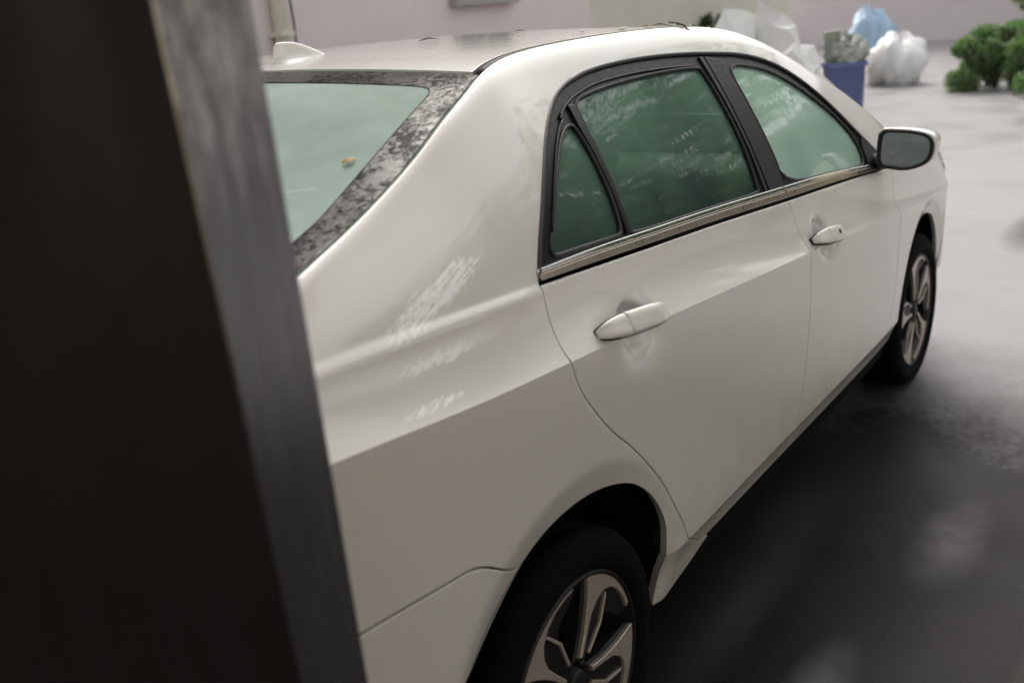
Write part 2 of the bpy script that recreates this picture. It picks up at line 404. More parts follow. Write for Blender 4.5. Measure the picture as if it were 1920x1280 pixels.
# ---------------------------------------------------------------- car materials
def paint_mat():
    m, t, o = mat('pearl_paint'); p = nd(t, 'ShaderNodeBsdfPrincipled')
    v = coords(t)
    base = mix(t, noise(t, v, 3, 3), (.70, .68, .63), (.74, .72, .67))
    # fine road film low on the doors and round the arches
    sep = nd(t, 'ShaderNodeSeparateXYZ'); lk(t, v, sep.inputs[0])
    dirt = mathn(t, 'MULTIPLY', ramp(t, noise(t, v, 9, 8, .7), [(.45, 0), (.75, 1)]), ramp(t, sep.outputs[2], [(.22, .5), (.62, .04)]))
    base = mix(t, dirt, base, (.30, .26, .20))
    # small tar specks
    vo = nd(t, 'ShaderNodeTexVoronoi'); vo.inputs['Scale'].default_value = 9; lk(t, v, vo.inputs['Vector'])
    sp = mathn(t, 'LESS_THAN', vo.outputs['Distance'], .022)
    sp = mathn(t, 'MULTIPLY', sp, mathn(t, 'GREATER_THAN', noise(t, v, 2.1, 1), .44))
    base = mix(t, mathn(t, 'MULTIPLY', sp, .75), base, (.09, .075, .05))
    # reflected sky streaks painted into the colour on the rear quarter (x, z, half length, half width, slope)
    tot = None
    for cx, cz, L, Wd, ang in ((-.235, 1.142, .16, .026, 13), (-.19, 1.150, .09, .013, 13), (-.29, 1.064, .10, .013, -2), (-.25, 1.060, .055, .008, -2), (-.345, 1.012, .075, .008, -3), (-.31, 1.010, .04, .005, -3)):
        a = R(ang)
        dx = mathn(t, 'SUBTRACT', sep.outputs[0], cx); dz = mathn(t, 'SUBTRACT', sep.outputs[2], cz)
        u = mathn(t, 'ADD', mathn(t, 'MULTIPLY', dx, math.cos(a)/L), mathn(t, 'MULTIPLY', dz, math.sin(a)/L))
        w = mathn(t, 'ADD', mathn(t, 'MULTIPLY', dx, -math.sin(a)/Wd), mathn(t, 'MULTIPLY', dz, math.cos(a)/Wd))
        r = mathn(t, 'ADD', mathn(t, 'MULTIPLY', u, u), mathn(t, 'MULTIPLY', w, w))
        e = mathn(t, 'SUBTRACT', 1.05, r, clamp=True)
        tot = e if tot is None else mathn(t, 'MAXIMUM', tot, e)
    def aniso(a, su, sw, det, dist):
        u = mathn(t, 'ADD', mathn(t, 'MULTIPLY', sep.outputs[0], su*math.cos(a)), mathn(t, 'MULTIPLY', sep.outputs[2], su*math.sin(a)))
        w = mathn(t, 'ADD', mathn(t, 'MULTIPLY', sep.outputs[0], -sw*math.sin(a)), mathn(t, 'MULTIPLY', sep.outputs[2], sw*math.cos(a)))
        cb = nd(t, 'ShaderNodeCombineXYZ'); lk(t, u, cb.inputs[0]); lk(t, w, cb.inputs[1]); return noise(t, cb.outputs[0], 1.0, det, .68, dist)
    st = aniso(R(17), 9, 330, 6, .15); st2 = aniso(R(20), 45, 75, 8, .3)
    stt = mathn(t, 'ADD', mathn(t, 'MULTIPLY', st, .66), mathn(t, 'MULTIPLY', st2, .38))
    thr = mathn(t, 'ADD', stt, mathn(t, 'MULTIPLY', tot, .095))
    glint = mathn(t, 'MULTIPLY', ramp(t, thr, [(.548, 0), (.60, 1)]), mathn(t, 'MULTIPLY', tot, 3, clamp=True))
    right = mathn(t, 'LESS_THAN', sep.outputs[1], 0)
    glint = mathn(t, 'MULTIPLY', glint, right)
    base = mix(t, glint, base, (.98, .97, .95))
    lk(t, base, p.inputs['Base Color'])
    rr = mathn(t, 'ADD', .33, mathn(t, 'MULTIPLY', glint, .3)); lk(t, rr, p.inputs['Roughness'])
    lk(t, mathn(t, 'SUBTRACT', 1.0, glint, clamp=True), p.inputs['Coat Weight'])
    lk(t, ramp(t, noise(t, v, 14, 6, .7), [(.35, .015), (.75, .09)]), p.inputs['Coat Roughness'])
    p.inputs['Coat IOR'].default_value = 1.55
    # wet beads and orange peel
    h = ramp(t, noise(t, coords(t, scale=(1, 1, 1)), 130, 2), [(.62, 0), (.72, 1)])
    up = nd(t, 'ShaderNodeNewGeometry'); s2 = nd(t, 'ShaderNodeSeparateXYZ'); lk(t, up.outputs['Normal'], s2.inputs[0])
    wet = ramp(t, s2.outputs[2], [(.55, 0), (.85, 1)])
    film = mathn(t, 'MULTIPLY', noise(t, coords(t, scale=(1, 1.6, 1)), 26, 5, .6, .8), 2.2)
    hh = mathn(t, 'ADD', mathn(t, 'MULTIPLY', mathn(t, 'ADD', h, film), wet), mathn(t, 'MULTIPLY', noise(t, v, 260, 1), .06))
    b = bump(t, hh, .3, .0014); lk(t, b, p.inputs['Coat Normal'])
    lk(t, p.outputs[0], o.inputs[0]); return m
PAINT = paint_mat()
RUB = simple('black_rubber', (.016, .016, .015), .55, scale=60, bmp=.15, bscale=300)
GLOSSB = simple('gloss_black', (.012, .0115, .011), .32, scale=30, spec=.2)
PLAST = simple('black_plastic', (.016, .0155, .015), .45, scale=40, bmp=.2, bscale=400, spec=.3)
DARK = simple('underbody', (.006, .006, .006), .95, scale=10, spec=.1)
TRIM = simple('satin_moulding', (.40, .345, .28), .34, metal=1, scale=30, var=.06)
CHROME = simple('bright_moulding', (.75, .74, .72), .16, metal=1, scale=40, var=.06)
TYRE = simple('tyre_rubber', (.004, .004, .004), .9, scale=30, bmp=.3, bscale=180, spec=.1)
SILVER = simple('machined_alloy', (.50, .44, .38), .38, metal=.5, scale=12, var=.08)
BLKW = simple('black_wheel', (.010, .010, .010), .45, scale=30, spec=.3)
SEATM = simple('grey_fabric', (.10, .105, .10), .9, scale=50, bmp=.3, bscale=500)
LINER = simple('pale_headliner', (.42, .42, .40), .9, scale=50)
TRIMIN = simple('interior_trim', (.14, .14, .13), .7, scale=20)
def glass_mat(name, tint, fog, fogcol, fall=None):
    m, t, o = mat(name)
    tr = nd(t, 'ShaderNodeBsdfTransparent'); tr.inputs[0].default_value = (*tint, 1)
    df = nd(t, 'ShaderNodeBsdfDiffuse'); tl = nd(t, 'ShaderNodeBsdfTranslucent')
    v = coords(t)
    n = noise(t, v, 3.2, 6, .62, .5)
    fc = mix(t, noise(t, v, 7, 5), tuple(c*.8 for c in fogcol), tuple(min(1, c*1.15) for c in fogcol))
    lk(t, fc, df.inputs[0]); lk(t, fc, tl.inputs[0])
    ms = nd(t, 'ShaderNodeMixShader'); ms.inputs[0].default_value = .30; lk(t, df.outputs[0], ms.inputs[1]); lk(t, tl.outputs[0], ms.inputs[2])
    m1 = nd(t, 'ShaderNodeMixShader')
    ff = ramp(t, n, [(.25, fog[0]), (.75, fog[1])])
    if fall:   # condensation thins out towards the sill
        sz = nd(t, 'ShaderNodeSeparateXYZ'); lk(t, v, sz.inputs[0])
        zz = mathn(t, 'ADD', sz.outputs[2], mathn(t, 'MULTIPLY', mathn(t, 'SUBTRACT', noise(t, v, 5, 3), .5), .12))
        ff = mathn(t, 'MULTIPLY', ff, ramp(t, mathn(t, 'SUBTRACT', zz, 1.0), [(fall[0], fall[2]), (fall[1], 1)]))
    lk(t, ff, m1.inputs[0]); lk(t, tr.outputs[0], m1.inputs[1]); lk(t, ms.outputs[0], m1.inputs[2])
    gl = nd(t, 'ShaderNodeBsdfGlossy'); gl.inputs['Roughness'].default_value = .03
    fr = nd(t, 'ShaderNodeFresnel'); fr.inputs[0].default_value = 1.55
    # running water on the pane
    h = noise(t, coords(t, scale=(8, 8, 5)), 2.0, 3, .5, .6)
    lk(t, bump(t, h, .035, .01), gl.inputs['Normal'])
    m2 = nd(t, 'ShaderNodeMixShader'); lk(t, fr.outputs[0], m2.inputs[0]); lk(t, m1.outputs[0], m2.inputs[1]); lk(t, gl.outputs[0], m2.inputs[2])
    lk(t, m2.outputs[0], o.inputs[0]); return m
G_REAR = glass_mat('fogged_rear_glass', (.55, .72, .63), (.60, .98), (.64, .82, .72))
G_SIDE = glass_mat('tinted_side_glass', (.28, .42, .34), (.50, .92), (.24, .42, .335), fall=(.07, .36, .30))
G_FRONT = glass_mat('misted_front_glass', (.55, .70, .61), (.86, .98), (.58, .86, .72))
G_WIND = glass_mat('windscreen_glass', (.75, .82, .78), (.05, .2), (.6, .65, .62))
def frit_mat():
    m, t, o = mat('glass_border'); p = nd(t, 'ShaderNodeBsdfPrincipled')
    v = coords(t)
    n = noise(t, v, 75, 7, .75, .6); big = noise(t, v, 13, 3, .6)
    k = ramp(t, mathn(t, 'ADD', mathn(t, 'MULTIPLY', n, .7), mathn(t, 'MULTIPLY', big, .4)), [(.50, 0), (.60, 1)])   # darker, less glossy mottles on the band
    lk(t, mix(t, k, (.030, .024, .022), (.010, .009, .007)), p.inputs['Base Color'])
    lk(t, ramp(t, noise(t, v, 60, 5), [(.3, .08), (.7, .26)]), p.inputs['Roughness'])
    sp = nd(t, 'ShaderNodeMath', operation='MULTIPLY_ADD'); lk(t, k, sp.inputs[0]); sp.inputs[1].default_value = -.42; sp.inputs[2].default_value = .46
    lk(t, sp.outputs[0], p.inputs['Specular IOR Level'])
    lk(t, bump(t, n, .18, .004), p.inputs['Normal'])
    lk(t, p.outputs[0], o.inputs[0]); return m
FRIT = frit_mat()

# ---------------------------------------------------------------- car outlines in (x, v)
ARC = [(-.345, 2.5), (-.255, 2.80), (-.163, 2.985), (-.09, 3.062), (-.01, 3.095), (.082, 3.086), (.177, 3.014), (.2446, 2.896), (.316, 2.659), (.362, 2.39), (.379, 2.174), (.386, 1.272), (.392, 0)]
ARC_LOW = [(-.392, 0), (-.39, .9), (-.385, 1.7), (-.372, 2.15)]
SEAM = [(-.85, 3.30), (-.5518, 3.276), (-.4655, 3.258), (-.3824, 3.236), (-.3185, 3.223), (-.287, 3.195), (-.255, 3.14), (-.20, 3.03), (-.163, 2.985)]
SHUT = [(.5850, 1.02), (.5382, 1.424), (.4516, 2.143), (.3966, 2.445), (.3468, 2.724), (.2866, 2.987), (.2083, 3.241), (.1311, 3.438), (.0628, 3.667), (.0160, 3.861), (.0005, 4.06), (.0090, 4.414), (.0210, 4.702), (.029, 4.95), (.030, 5.0)]
DLO = [(.030, 5.0), (.058, 5.14), (.092, 5.26), (.1566, 5.438), (.233, 5.612), (.3073, 5.747), (.3881, 5.862), (.4642, 5.926), (.5494, 5.962), (.7115, 5.974), (.9255, 5.968), (1.1562, 5.95), (1.3035, 5.935), (1.4412, 5.918), (1.5673, 5.898), (1.6711, 5.858), (1.7754, 5.787), (1.8673, 5.667), (1.9528, 5.506), (2.0442, 5.326), (2.0888, 5.215), (2.16, 5.0)]
GAP = [(1.235, 5.0), (1.238, 4.5), (1.236, 3.9), (1.245, 3.5), (1.240, 2.9), (1.20, 2.3), (1.145, 1.5), (1.115, .95)]
FGAP = [(2.16, 5.0), (2.158, 4.5), (2.15, 3.99), (2.166, 2.97), (2.149, 2.478), (2.11, 2.0), (2.069, 1.35), (2.06, .95)]
QGL = [(.387, 5.705), (.3477, 5.680), (.287, 5.584), (.2076, 5.422), (.1452, 5.269), (.1094, 5.165), (.108, 5.13), (.1186, 5.112), (.2302, 5.105), (.3576, 5.10), (.3778, 5.118), (.3990, 5.305), (.4055, 5.517), (.4010, 5.669)]
RGL = [(.455, 5.815), (.4922, 5.845), (.6603, 5.866), (.8803, 5.875), (1.085, 5.872), (1.103, 5.845), (1.1152, 5.619), (1.116, 5.357), (1.092, 5.12), (1.080, 5.087), (.7014, 5.087), (.4100, 5.087), (.4051, 5.115), (.4293, 5.428), (.440, 5.777)]
FGL = [(1.2552, 5.866), (1.4088, 5.852), (1.5353, 5.826), (1.6717, 5.757), (1.8146, 5.642), (1.8915, 5.515), (1.9408, 5.368), (1.945, 5.22), (1.930, 5.12), (1.90, 5.087), (1.72, 5.085), (1.264, 5.085), (1.270, 5.323), (1.262, 5.608)]
DSEAM = [(1.1443, 5.95), (1.15, 5.616), (1.1502, 5.354), (1.140, 5.08)]
FARC = [(2.66-x, v) for x, v in reversed([(-.375+.75*0, 0)])]
FA = []
for a in np.linspace(180, 0, 25):
    fx, fz = 2.66+.375*math.cos(R(a)), .312+.375*math.sin(R(a))
    vv = np.linspace(0, 4, 400); zz = S0(np.full(400, fx), vv)[:, 2]; FA.append((fx, float(np.interp(fz, zz, vv))))
FA = [(2.285, 0)]+FA+[(3.035, 0)]

def outline(*chains):
    L = []
    for c in chains:
        for q in c:
            if not L or abs(L[-1][0]-q[0])+abs(L[-1][1]-q[1]) > 1e-6: L.append(q)
    return PM(L)
arc_s = smooth(ARC, 2); shut_s = smooth(SHUT, 2); dlo_s = smooth(DLO, 2); seam_s = smooth(SEAM, 2); gap_s = smooth(GAP, 2); fgap_s = smooth(FGAP, 2)
def rnd(pts, it=3): return PM(smooth(pts, it, closed=True))

def wheel(parent, cx, sd, spin):
    hub = (cx, (.868 if cx < 1 else .826)*sd, .300)
    w = bpy.data.objects.new('wheel', None); COL.objects.link(w); w.parent = parent; w.location = hub
    if sd > 0: w.rotation_euler = (0, 0, math.pi)
    def part(name, V, F, m, sm=True):
        o = mesh_np(name, V, F, m, w, sm=sm); fix_normals(o); return o
    prof = [(.222, .020), (.226, .004), (.235, -.006), (.252, -.013), (.262, -.0125), (.270, -.010), (.276, -.0115), (.290, -.004), (.300, .008), (.3035, .016)]
    for g in range(4):
        d = .026+g*.036; prof += [(.3050, d), (.3055, d+.022), (.2975, d+.0235), (.2975, d+.0325)]
    prof += [(.305, .172), (.300, .186), (.29, .196), (.25, .203), (.222, .19), (.215, .17)]
    V, F = lathe(prof, 96); part('tyre', V, F, TYRE)
    prof = [(.226, .002), (.222, -.004), (.2165, -.002), (.213, .012), (.205, .03), (.196, .09), (.198, .17), (.215, .185)]
    V, F = lathe(prof, 80); part('rim_barrel', V, F, BLKW)
    V, F = lathe([(.0, .055), (.05, .050), (.12, .075), (.16, .078), (.165, .09), (0.0, .092)], 48); part('brake_disc', V, F, simple('brake_metal', (.10, .09, .085), .5, metal=.6) if 'brake_metal' not in bpy.data.materials else bpy.data.materials['brake_metal'])
    Ro = .2185
    def pol(L): return [(r*math.cos(R(a)), r*math.sin(R(a))) for r, a in L]
    petal = [(Ro, a) for a in range(75, 16, -4)]+[(Ro-.012, 17), (Ro-.013, 26), (Ro-.015, 36), (Ro-.021, 45), (.186, 53), (.165, 59), (.136, 63.5), (.097, 65), (.052, 67), (.052, 80), (.097, 72.5), (.136, 72), (.165, 72.8), (.19, 74)]
    back = [(Ro-.002, a) for a in range(76, 8, -6)]+[(.185, 14), (.15, 36), (.10, 38), (.045, 36), (.045, 92), (.10, 76), (.19, 76)]
    thin = [(.184, 49), (.179, 46.5), (.127, 38.5), (.062, 38), (.062, 44), (.127, 42)]
    for k in range(5):
        rt_ = spin+72*k
        ro = lambda L: dens(np.array(pol([(r, a+rt_) for r, a in L])), .02)
        V, F = prism2d(ro(back), .010, .045, .004); part('spoke', V, F, BLKW, sm=False)
        V, F = prism2d(ro(petal), .001, .014, .0018); part('spoke_face', V, F, SILVER, sm=False)
        V, F = prism2d(ro(thin), .0035, .014, .001); part('spoke_edge', V, F, SILVER, sm=False)
    V, F = lathe([(0, -.001), (.018, 0), (.026, .002), (.0285, .006), (.03, .03), (.055, .034), (.06, .05)], 40); part('hub_cap', V, F, BLKW)
    for k in range(5):
        a = R(spin+72*k+30); cx_, cz_ = .040*math.cos(a), .040*math.sin(a)
        V, F = lathe([(0, .012), (.0075, .012), (.009, .015), (.009, .04)], 10); V = [(x+cx_, y, z+cz_) for x, y, z in V]; part('wheel_bolt', V, F, BLKW)
    return w

def build_car(root):
    dlo_frame = [q for q in dlo_s]
    for sd in (-1, 1):
        rear_corner = [(.60, .95)]
        q = outline(seam_s, arc_s[2:], [(.44, 0), (.56, .40), (.645, .80), (.635, .90), (.605, .97)], shut_s, dlo_s, [(2.25, 5.0), (2.39, 6.0), (2.44, 7.0)], [(x, 7.0) for x in np.linspace(2.3, -.55, 40)], [(-.62, 7.0), (-.85, 7.0)])
        q_poly = q
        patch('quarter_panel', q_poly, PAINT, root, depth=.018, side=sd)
        patch('sill_cover', PM([(.445, 0), (.565, .40), (.65, .80), (.645, .93), (1.2, .93), (2.27, .90), (2.27, 0)]), DARK, root, off=-.008, side=sd, depth=.016)
        patch('rear_door', outline([(.64, .95), (.605, .985)], shut_s, [(1.235, 5.0)], gap_s[1:]), PAINT, root, side=sd, depth=.016, gap=.0014)
        patch('front_door', outline(gap_s[::-1], [(2.16, 5.0)], fgap_s[1:]), PAINT, root, side=sd, depth=.016, gap=.0014)
        fa = [q_ for q_ in FA if q_[0] < 3.03 and q_[1] > .9]
        patch('front_fender', outline(fgap_s, [(2.10, .97)], fa, [(3.035, 2.2), (3.05, 3.0), (3.06, 4.3), (3.25, 5.0), (3.30, 6.2)], [(2.9, 6.3), (2.50, 6.3), (2.41, 6.3), (2.39, 6.0), (2.25, 5.0)]), PAINT, root, side=sd, depth=.016)
        patch('rear_bumper', outline(seam_s, [q_ for q_ in arc_s[::-1] if q_[0] < -.17][0:0], [(-.163, 2.985), (-.255, 2.80), (-.345, 2.5)], ARC_LOW[::-1], [(-1.0799, 0), (-1.0799, 3.3)]), PAINT, root, side=sd, depth=.016)
        patch('tail_light', PM([(-.85, 4.0), (-.85, 6.0), (-.98, 6.5), (-1.055, 6.2), (-1.06, 4.2), (-.98, 3.8)]), mat_tail, root, off=.004, side=sd, depth=.01)
        patch('headlight', rnd([(3.08, 4.4), (3.3, 4.2), (3.50, 4.6), (3.52, 5.4), (3.38, 5.9), (3.15, 5.5)], 2), mat_lamp, root, off=.005, side=sd, depth=.012)
        # window frames, pillar covers, panes
        seamw = DSEAM
        rf = outline([(.034, 5.085)], [q_ for q_ in dlo_s if q_[0] < 1.13 and q_[1] > 5.06], smooth(DSEAM, 1))
        ff = outline(smooth(DSEAM, 1)[::-1], [q_ for q_ in dlo_s if q_[0] > 1.16 and q_[1] > 5.07], [(2.13, 5.085)])
        patch('window_frame', rf, GLOSSB, root, holes=[rnd(QGL, 2), rnd(RGL, 2)], off=-.004, depth=.010, gap=.0012, grid=.03, side=sd, hdepth=.012)
        patch('window_frame', ff, GLOSSB, root, holes=[rnd(FGL, 2)], off=-.004, depth=.010, gap=.0012, grid=.03, side=sd, hdepth=.012)
        for nm, L, g in (('quarter_window', QGL, G_SIDE), ('rear_side_window', RGL, G_SIDE), ('front_side_window', FGL, G_FRONT)):
            P = np.array(rnd(L, 2))
            ws = patch(nm, [tuple(a) for a in P], g, root, off=-.010, depth=.004, gap=-.004, grid=.06, side=sd)
            Pd = dens([tuple(a) for a in P], .02); s3 = surf(Pd[:, 0], Pd[:, 1], sd)+nrm(Pd[:, 0], Pd[:, 1], sd)*-.0035
            tube('window_seal', s3, .0045, RUB, root, k=6, closed=True)
        # outer rubber round the whole opening, divider bar with its pale edge, pillar covers
        L = np.array(PM([q_ for q_ in dlo_s if q_[1] > 5.05])); s3 = surf(L[:, 0], L[:, 1], sd)+nrm(L[:, 0], L[:, 1], sd)*-.001
        tube('opening_seal', s3, .0055, RUB, root, k=6)
        L2 = np.array(PM([(x, v-.075*(1 if v > 5.6 else .7)) if x > .35 else (x+.030, v-.05) for x, v in [q_ for q_ in dlo_s if q_[1] > 5.25 and q_[0] < 1.12]])); s3 = surf(L2[:, 0], L2[:, 1], sd)+nrm(L2[:, 0], L2[:, 1], sd)*-.002
        tube('frame_bead', s3, .003, GLOSSB, root, k=6)
        bar = [(.398, 5.10), (.408, 5.30), (.4195, 5.517), (.428, 5.70), (.432, 5.80), (.418, 5.80), (.4085, 5.69), (.4045, 5.517), (.392, 5.30), (.383, 5.10)]
        bar = [(.3845, 5.10), (.4015, 5.305), (.4085, 5.517), (.4065, 5.69), (.4110, 5.80), (.4340, 5.80), (.4345, 5.76), (.4235, 5.43), (.4015, 5.115), (.4000, 5.10)]
        patch('divider_bar', PM(bar), GLOSSB, root, off=.002, depth=.008, gap=0, grid=.03, side=sd)
        b1 = [(1.118, 5.09), (1.136, 5.09), (1.1465, 5.354), (1.1465, 5.616), (1.141, 5.93), (1.118, 5.93), (1.128, 5.62), (1.130, 5.35)]
        b2 = [(1.146, 5.09), (1.252, 5.09), (1.258, 5.323), (1.250, 5.61), (1.242, 5.90), (1.148, 5.93), (1.153, 5.616), (1.153, 5.354)]
        patch('pillar_cover', PM(b1), PLAST, root, off=.001, depth=.008, gap=.0005, grid=.03, side=sd)
        patch('pillar_cover', PM(b2), PLAST, root, off=.001, depth=.008, gap=.0005, grid=.03, side=sd)
        # belt mouldings
        for a, b in ((.036, 1.234), (1.238, 2.10)):
            xs = np.linspace(a, b, 30)
            patch('belt_moulding', PM([(x, 5.013) for x in xs]+[(x, 5.054) for x in xs[::-1]]), TRIM, root, off=.005, depth=.010, gap=.0006, grid=.05, side=sd, bev=.0018)
            patch('belt_lip', PM([(x, 5.058) for x in xs]+[(x, 5.083) for x in xs[::-1]]), CHROME, root, off=.0035, depth=.010, gap=.0002, grid=.05, side=sd, bev=.0016)
        # rubber strip in the roof channel
        xs = np.linspace(.20, 1.42, 50); L = np.stack([xs, v2m(np.full(50, 7.012))], 1); s3 = surf(L[:, 0], L[:, 1], sd)+np.array([0, 0, -.006])
        tube('roof_channel_strip', s3, np.interp(xs, [.2, .32, .5, 1.42], [.009, .0075, .006, .005]), RUB, root, k=6)
        # wells, wheels
        for wx, sp in ((0, 0), (2.66, 40)):
            V = []; F = []; angs = [R(a) for a in np.linspace(-4, 184, 37)]
            for a in angs: V += [(0, .225 if wx < 1 else .26, 0), (.385*math.cos(a), .225 if wx < 1 else .26, .385*math.sin(a)), (.398*math.cos(a), .20, .398*math.sin(a)), (.398*math.cos(a), .034 if wx < 1 else .06, .398*math.sin(a))]
            for i in range(36): F += [(4*i+j, 4*i+j+1, 4*i+5+j, 4*i+4+j) for j in range(3)]
            V = [(x+wx, sd*.868-sd*y, z+.312) for x, y, z in V]; V = [v for v in V]
            o = mesh_np('wheel_liner', V, F, DARK, root)
            wheel(root, wx, sd, sp)
        # inner door trim
        patch('door_lining', PM([(.10, 3.4), (.10, 4.85), (2.0, 4.85), (2.0, 2.4), (.55, 2.4), (.45, 3.4)]), TRIMIN, root, off=-.055, depth=.01, gap=0, grid=.12, side=sd)
    # pieces that cross the centre line
    def wide(name, poly, m, **k): return patch(name, PM(poly), m, root, both=True, **k)
    xs = np.linspace(.200, 1.43, 30)
    wide('roof_panel', [(x, 7.035) for x in xs]+[(1.43, 8), (.200, 8)], PAINT, depth=.012, gap=.0001, grid=.03)
    xs = np.linspace(-.60, .192, 24)
    wide('rear_window', [(x, 7.008) for x in xs]+[(.192, 8), (-.60, 8)], G_REAR, off=-.003, depth=.004, gap=.0001, grid=.05)
    inner = smooth([(-.52, 8), (-.52, 7.16), (-.50, 7.10), (-.3158, 7.092), (-.2216, 7.105), (-.1133, 7.117), (-.0149, 7.112), (.090, 7.112), (.118, 7.125), (.130, 7.16), (.131, 7.30), (.133, 8)], 1)
    wide('glass_border', [(x, 7.010) for x in xs]+[(.191, 8)]+inner[::-1]+[(-.598, 8)], FRIT, off=-.0015, depth=.001, gap=.0001, grid=.04)
    xs = np.linspace(1.445, 2.40, 24)
    wide('windscreen', [(x, 7.03) for x in xs]+[(2.40, 8), (1.445, 8)], G_WIND, off=-.003, depth=.004, gap=.0001, grid=.05)
    wide('cowl_panel', [(2.405, 6.4), (2.405, 8), (2.50, 8), (2.50, 6.4)], PLAST, off=-.008, depth=.01, gap=.001, grid=.06)
    wide('hood', [(2.505, 6.32), (2.9, 6.32), (3.29, 6.22), (3.36, 8), (2.505, 8)], PAINT, depth=.014, gap=.0015, grid=.03)
    wide('front_bumper', [(3.042, 0), (3.042, 2.2), (3.055, 3.0), (3.065, 4.3), (3.255, 5.0), (3.305, 6.2), (3.37, 8), (3.62499, 8), (3.62499, 0)], PAINT, depth=.012, gap=.0018, grid=.03)
    for sd in (-1, 1): patch('radiator_grille', PM([(3.585, 2.7), (3.585, 3.6), (3.6247, 3.6), (3.6247, 2.7)]), PLAST, root, off=.003, depth=.01, gap=0, grid=.05, side=sd)
    wide('trunk_lid', [(-.605, 7.0), (-.85, 7.0), (-.855, 6.0), (-.98, 6.55), (-1.057, 6.3), (-1.064, 4.0), (-1.064, 3.32), (-1.0799, 3.32), (-1.0799, 8), (-.605, 8)], PAINT, depth=.012, gap=.0016, grid=.03)
    # defroster lines on the rear window
    for k, z in enumerate(np.linspace(.07, -.42, 13)):
        vv = np.linspace(7.14, 8, 14); L = surf(np.full(14, z), v2m(vv), -1)+nrm(np.full(14, z), v2m(vv), -1)*-.0075
        L2 = L.copy(); L2[:, 1] *= -1; pts = np.concatenate([L, L2[::-1][1:]])
        tube('defroster_line', pts, .0009, TRIM, root, k=4)
    # floor, headliner, seats, dashboard
    V, F = box_v(-1.0, 3.3, -.62, .62, .20, .26); mesh_np('floor_pan', V, F, DARK, root, sm=False)
    V, F = box_v(2.42, 3.3, -.60, .60, .30, .85); mesh_np('engine_block', V, F, DARK, root, sm=False)
    V, F = box_v(-.95, -.28, -.64, .64, .26, 1.06); bevel(mesh_np('parcel_shelf', V, F, TRIMIN, root, sm=False), .03)
    xs = np.linspace(.24, 1.42, 12)
    wide('headliner', [(x, 7.2) for x in xs]+[(1.42, 8), (.24, 8)], LINER, off=-.028, depth=0, gap=0, grid=.1)
    def cushion(name, x0, x1, y0, y1, z0, z1, lean=0, rad=.05, par=None):
        V, F = box_v(x0, x1, y0, y1, z0, z1); V = [(x-(z-z0)*lean, y, z) for x, y, z in V]
        o = mesh_np(name, V, F, SEATM, par or root); bevel(o, rad, 4); return o
    cushion('rear_bench', .02, .52, -.62, .62, .42, .60); cushion('rear_backrest', -.08, .06, -.62, .62, .55, 1.08, .35)
    for y in (-.36, .36):
        cushion('head_rest', -.30, -.20, y-.12, y+.12, 1.06, 1.22, .2, .04)
    for y in (-.37, .37):
        cushion('front_seat', 1.05, 1.55, y-.24, y+.24, .40, .58); cushion('front_backrest', 1.02, 1.15, y-.24, y+.24, .52, 1.12, .30); cushion('head_rest', .83, .93, y-.13, y+.13, 1.13, 1.30, .15, .04)
    V, F = box_v(1.98, 2.40, -.72, .72, .60, .96); bevel(mesh_np('dashboard', V, F, TRIMIN, root), .06, 4)
    pts = [(1.72+.06*math.cos(a), .37+.18*math.sin(a), .93+.17*math.cos(a)) for a in np.linspace(0, 2*math.pi, 32, endpoint=False)]
    tube('steering_wheel', pts, .015, PLAST, root, closed=True)
    V, F = box_v(1.60, 1.62, -.12, .12, 1.30, 1.36); bevel(mesh_np('rear_view_mirror', V, F, PLAST, root), .01)
    # wipers
    tube('wiper', [(2.36, -.1, 1.09), (2.30, -.4, 1.115), (2.27, -.62, 1.115)], .008, PLAST, root)
    tube('wiper', [(2.40, .45, 1.08), (2.38, .15, 1.10), (2.37, -.12, 1.10)], .008, PLAST, root)
    # shark-fin aerial
    prof = [(.232, .0), (.236, .022), (.241, .038), (.250, .0445), (.27, .0455), (.30, .0435), (.325, .0375), (.35, .0285), (.375, .0185), (.40, .0085), (.418, .002), (.43, -.003)]
    V = []; F = []; n = len(prof)
    base_z = float(S0(np.array([.30]), np.array([8.]))[0, 2])
    rows = [(0, .034), (.06, .031), (.14, .022), (.25, .013), (.45, .0095), (.7, .0075), (.9, .0055), (.97, .004), (1.0, .0015)]
    xs = [p[0] for p in prof]
    for f, w in rows:
        for x, h in prof:
            e = max(0.02, min(1, (x-.228)/.03, (.43-x)/.05)); V.append((x, -w*e, base_z-.006+h*f+.004*f))
    for f, w in rows[::-1]:
        for x, h in prof:
            e = max(0.02, min(1, (x-.228)/.03, (.43-x)/.05)); V.append((x, w*e, base_z-.006+h*f+.004*f))
    for i in range(2*len(rows)-1):
        for j in range(n-1): F.append((i*n+j, i*n+j+1, (i+1)*n+j+1, (i+1)*n+j))
    F.append(tuple(i*n for i in range(2*len(rows)))); 
    o = mesh_np('aerial_fin', V, F, PAINT, root); fix_normals(o)
